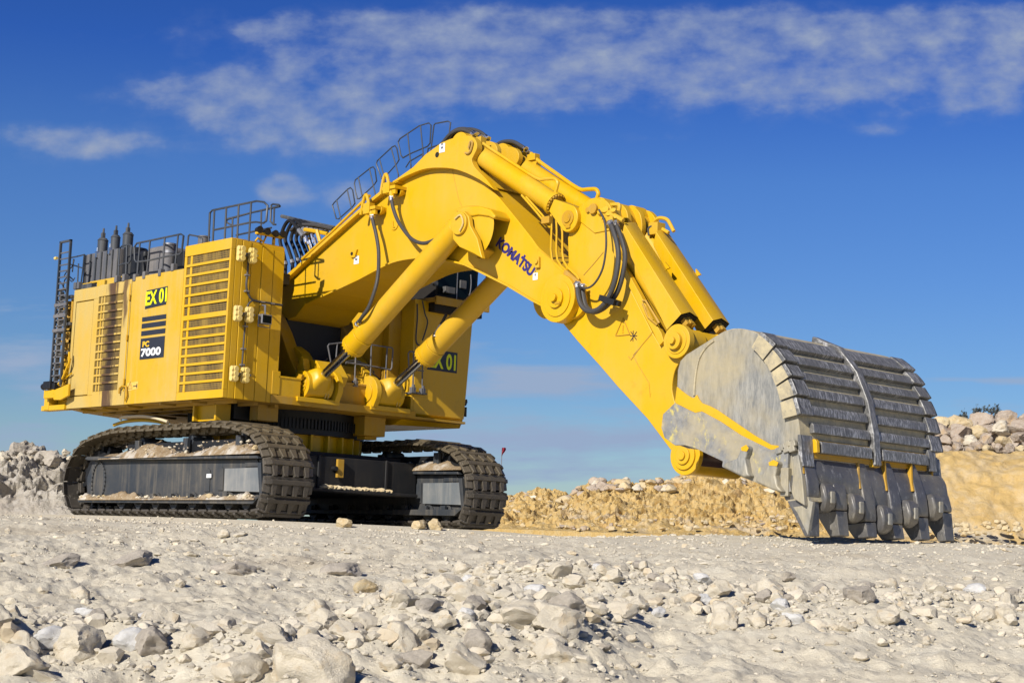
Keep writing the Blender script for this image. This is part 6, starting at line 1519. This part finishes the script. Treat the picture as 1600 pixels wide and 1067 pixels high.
for i in range(NY):
    for j in range(NZ):
        a=i*R2+j; mb.f+=[[a,a+R2,a+R2+1,a+1],[a+NZ+1,a+NZ+2,a+R2+NZ+2,a+R2+NZ+1]]; mb.sm+=[True,True]
    a=i*R2; mb.f+=[[a,a+NZ+1,a+R2+NZ+1,a+R2],[a+NZ,a+R2+NZ,a+R2+R2-1,a+R2-1]]; mb.sm+=[False,False]
for i in (0,NY):
    a=i*R2; mb.f.append([a+j for j in range(NZ+1)]+[a+R2-1-j for j in range(NZ+1)]); mb.sm.append(False)
mb.build('lip','tooth_steel',bucket,angle=40)
slat(nearest(Vector((Q(1250,680,y=-BY).x,0,Q(1250,680,y=-BY).z))),ds[6]+.3,-2.56,-2.16,.07,'corner_plate','wear_steel')
slat(nearest(Vector((Q(1250,690,y=-BY).x,0,Q(1250,690,y=-BY).z))),ds[6]+.3,2.2,2.56,.07,'corner_plate','wear_steel')
# adapters and teeth: right edges measured in the photo
ry=[-2.12+.924*k for k in range(6)]
AT=[(1270,722),(1310,728),(1356,738),(1397,741),(1438,748),(1470,752)]
AB=[(1280.6,778.5),(1324.7,798),(1369.7,815.6),(1411,819),(1451,808),(1488,800.6)]
TP=[(1281,838),(1327.5,837.5),(1371.5,839.5),(1414,842),(1454,843.5),(1491.5,845.5)]
WD=.40
def loft(rings,nm,mat,bev=.03,par=None):
    """rings: list of (outer point, inward vector, depth, y0, y1)"""
    mb=MB(); vs=[]
    for (p,inn,dep,y0,y1) in rings:
        q=p+inn*dep; vs+=[Vector((p.x,y0,p.z)),Vector((p.x,y1,p.z)),Vector((q.x,y1,q.z)),Vector((q.x,y0,q.z))]
    fs=[(0,1,2,3)]
    for i in range(len(rings)-1):
        for k in range(4): fs.append((i*4+k,i*4+(k+1)%4,(i+1)*4+(k+1)%4,(i+1)*4+k))
    e=(len(rings)-1)*4; fs.append((e+3,e+2,e+1,e))
    return mb.add(vs,fs).build(nm,mat,par or bucket,bev,3)
INN=Vector((-1,0,-.12)).normalized()
for k in range(6):
    y1=ry[k]; y0=y1-WD; a=Q(*AT[k],y=y1); b=Q(*AB[k],y=y1); c=Q(*TP[k],y=y1); a.y=b.y=c.y=0
    mid_=a+(b-a)*.5+Vector((.07,0,0)); st0=a+Vector((-.10,0,.32)); a=a+Vector((.02,0,0))
    ad=loft([(st0,INN,.15,y0+.12,y1-.06),(a,INN,.34,y0+.06,y1),(mid_,INN,.62,y0,y1),(b+(mid_-b)*.25+Vector((.02,0,0)),INN,.62,y0,y1),(b,INN,.58,y0+.01,y1)],'tooth_adapter','tooth_steel',.035)
    # gusset strip with old paint beside each adapter
    loft([(st0+Vector((.01,0,.12)),INN,.1,y0+.16,y0+.22),(a+Vector((.03,0,-.1)),INN,.1,y0-.02,y0+.05),(a+(b-a)*.35+Vector((.03,0,0)),INN,.1,y0-.05,y0+.01)],'gusset','yellow_dirty',.01,ad)
    b2=b+Vector((-.01,0,-.012)); 
    tl=(b2-c).length
    loft([(b2,INN,.52,y0+.015,y1),(b2+(c-b2)*.55,INN,.52-.24*min(1,tl/.8),y0+.03,y1-.0),(c,INN,max(.06,.50-.5*tl),y0+.05,y1-.0)],'tooth','tooth_steel',.02)
LS=[(1295.6,778,24,46),(1340.6,794,24,46),(1385.6,812,24,45),(1426,803,25,43),(1465,793,24,41)]
for k,(u,v,w,h) in enumerate(LS):
    yc=(ry[k]+ry[k+1]-WD)/2; hw=.205
    t=Q(u+1.5,v-h/2,y=yc); b=Q(u+1.5,v+h/2,y=yc); t.y=b.y=0; L_=(b-t)
    loft([(t+Vector((-.10,0,.02)),INN,.3,yc-hw*.6,yc+hw*.6),(t+L_*.12,INN,.28,yc-hw,yc+hw),(t+L_*.5+Vector((.05,0,0)),INN,.30,yc-hw,yc+hw),(t+L_*.82,INN,.26,yc-hw*.95,yc+hw*.95),(b+Vector((-.10,0,0)),INN,.14,yc-hw*.6,yc+hw*.6)],'lip_shroud','tooth_steel',.06)
    q=t+L_*.40+Vector((.055,0,0)); MB().box((q.x-.03,yc-.05,q.z-.17),(q.x+.015,yc+.09,q.z+.08)).build('wear_mark','bucket_side',bucket,.02)
# floor of the bucket seen from below, and bracket to the link
Lp=xz([(1117,530),(1063,570),(1058,610),(1064,650),(1128,727),(1160,740),(1140,715),(1090,660),(1080,600),(1095,560),(1125,530)],-BY)
for y0,y1 in ((-.75,-.6),(.6,.75),(1.5,1.65),(-1.65,-1.5)):
    MB().prism([(x,y0,z) for x,z in Lp],(0,y1-y0,0)).build('inner_rib','bucket_shell',bucket,.01)
bp=xz([(1117,529),(1063,567),(1058.5,605),(1056,632)],-BY)
mb=MB(); 
for (x0,z0),(x1,z1) in zip(bp[:-1],bp[1:]): mb.prism([(x0,-BY+.1,z0),(x1,-BY+.1,z1),(x1-.08,-BY+.1,z1-.02),(x0-.08,-BY+.1,z0-.06)],(0,2*BY-.2,0))
mb.build('bucket_back','bucket_shell',bucket)
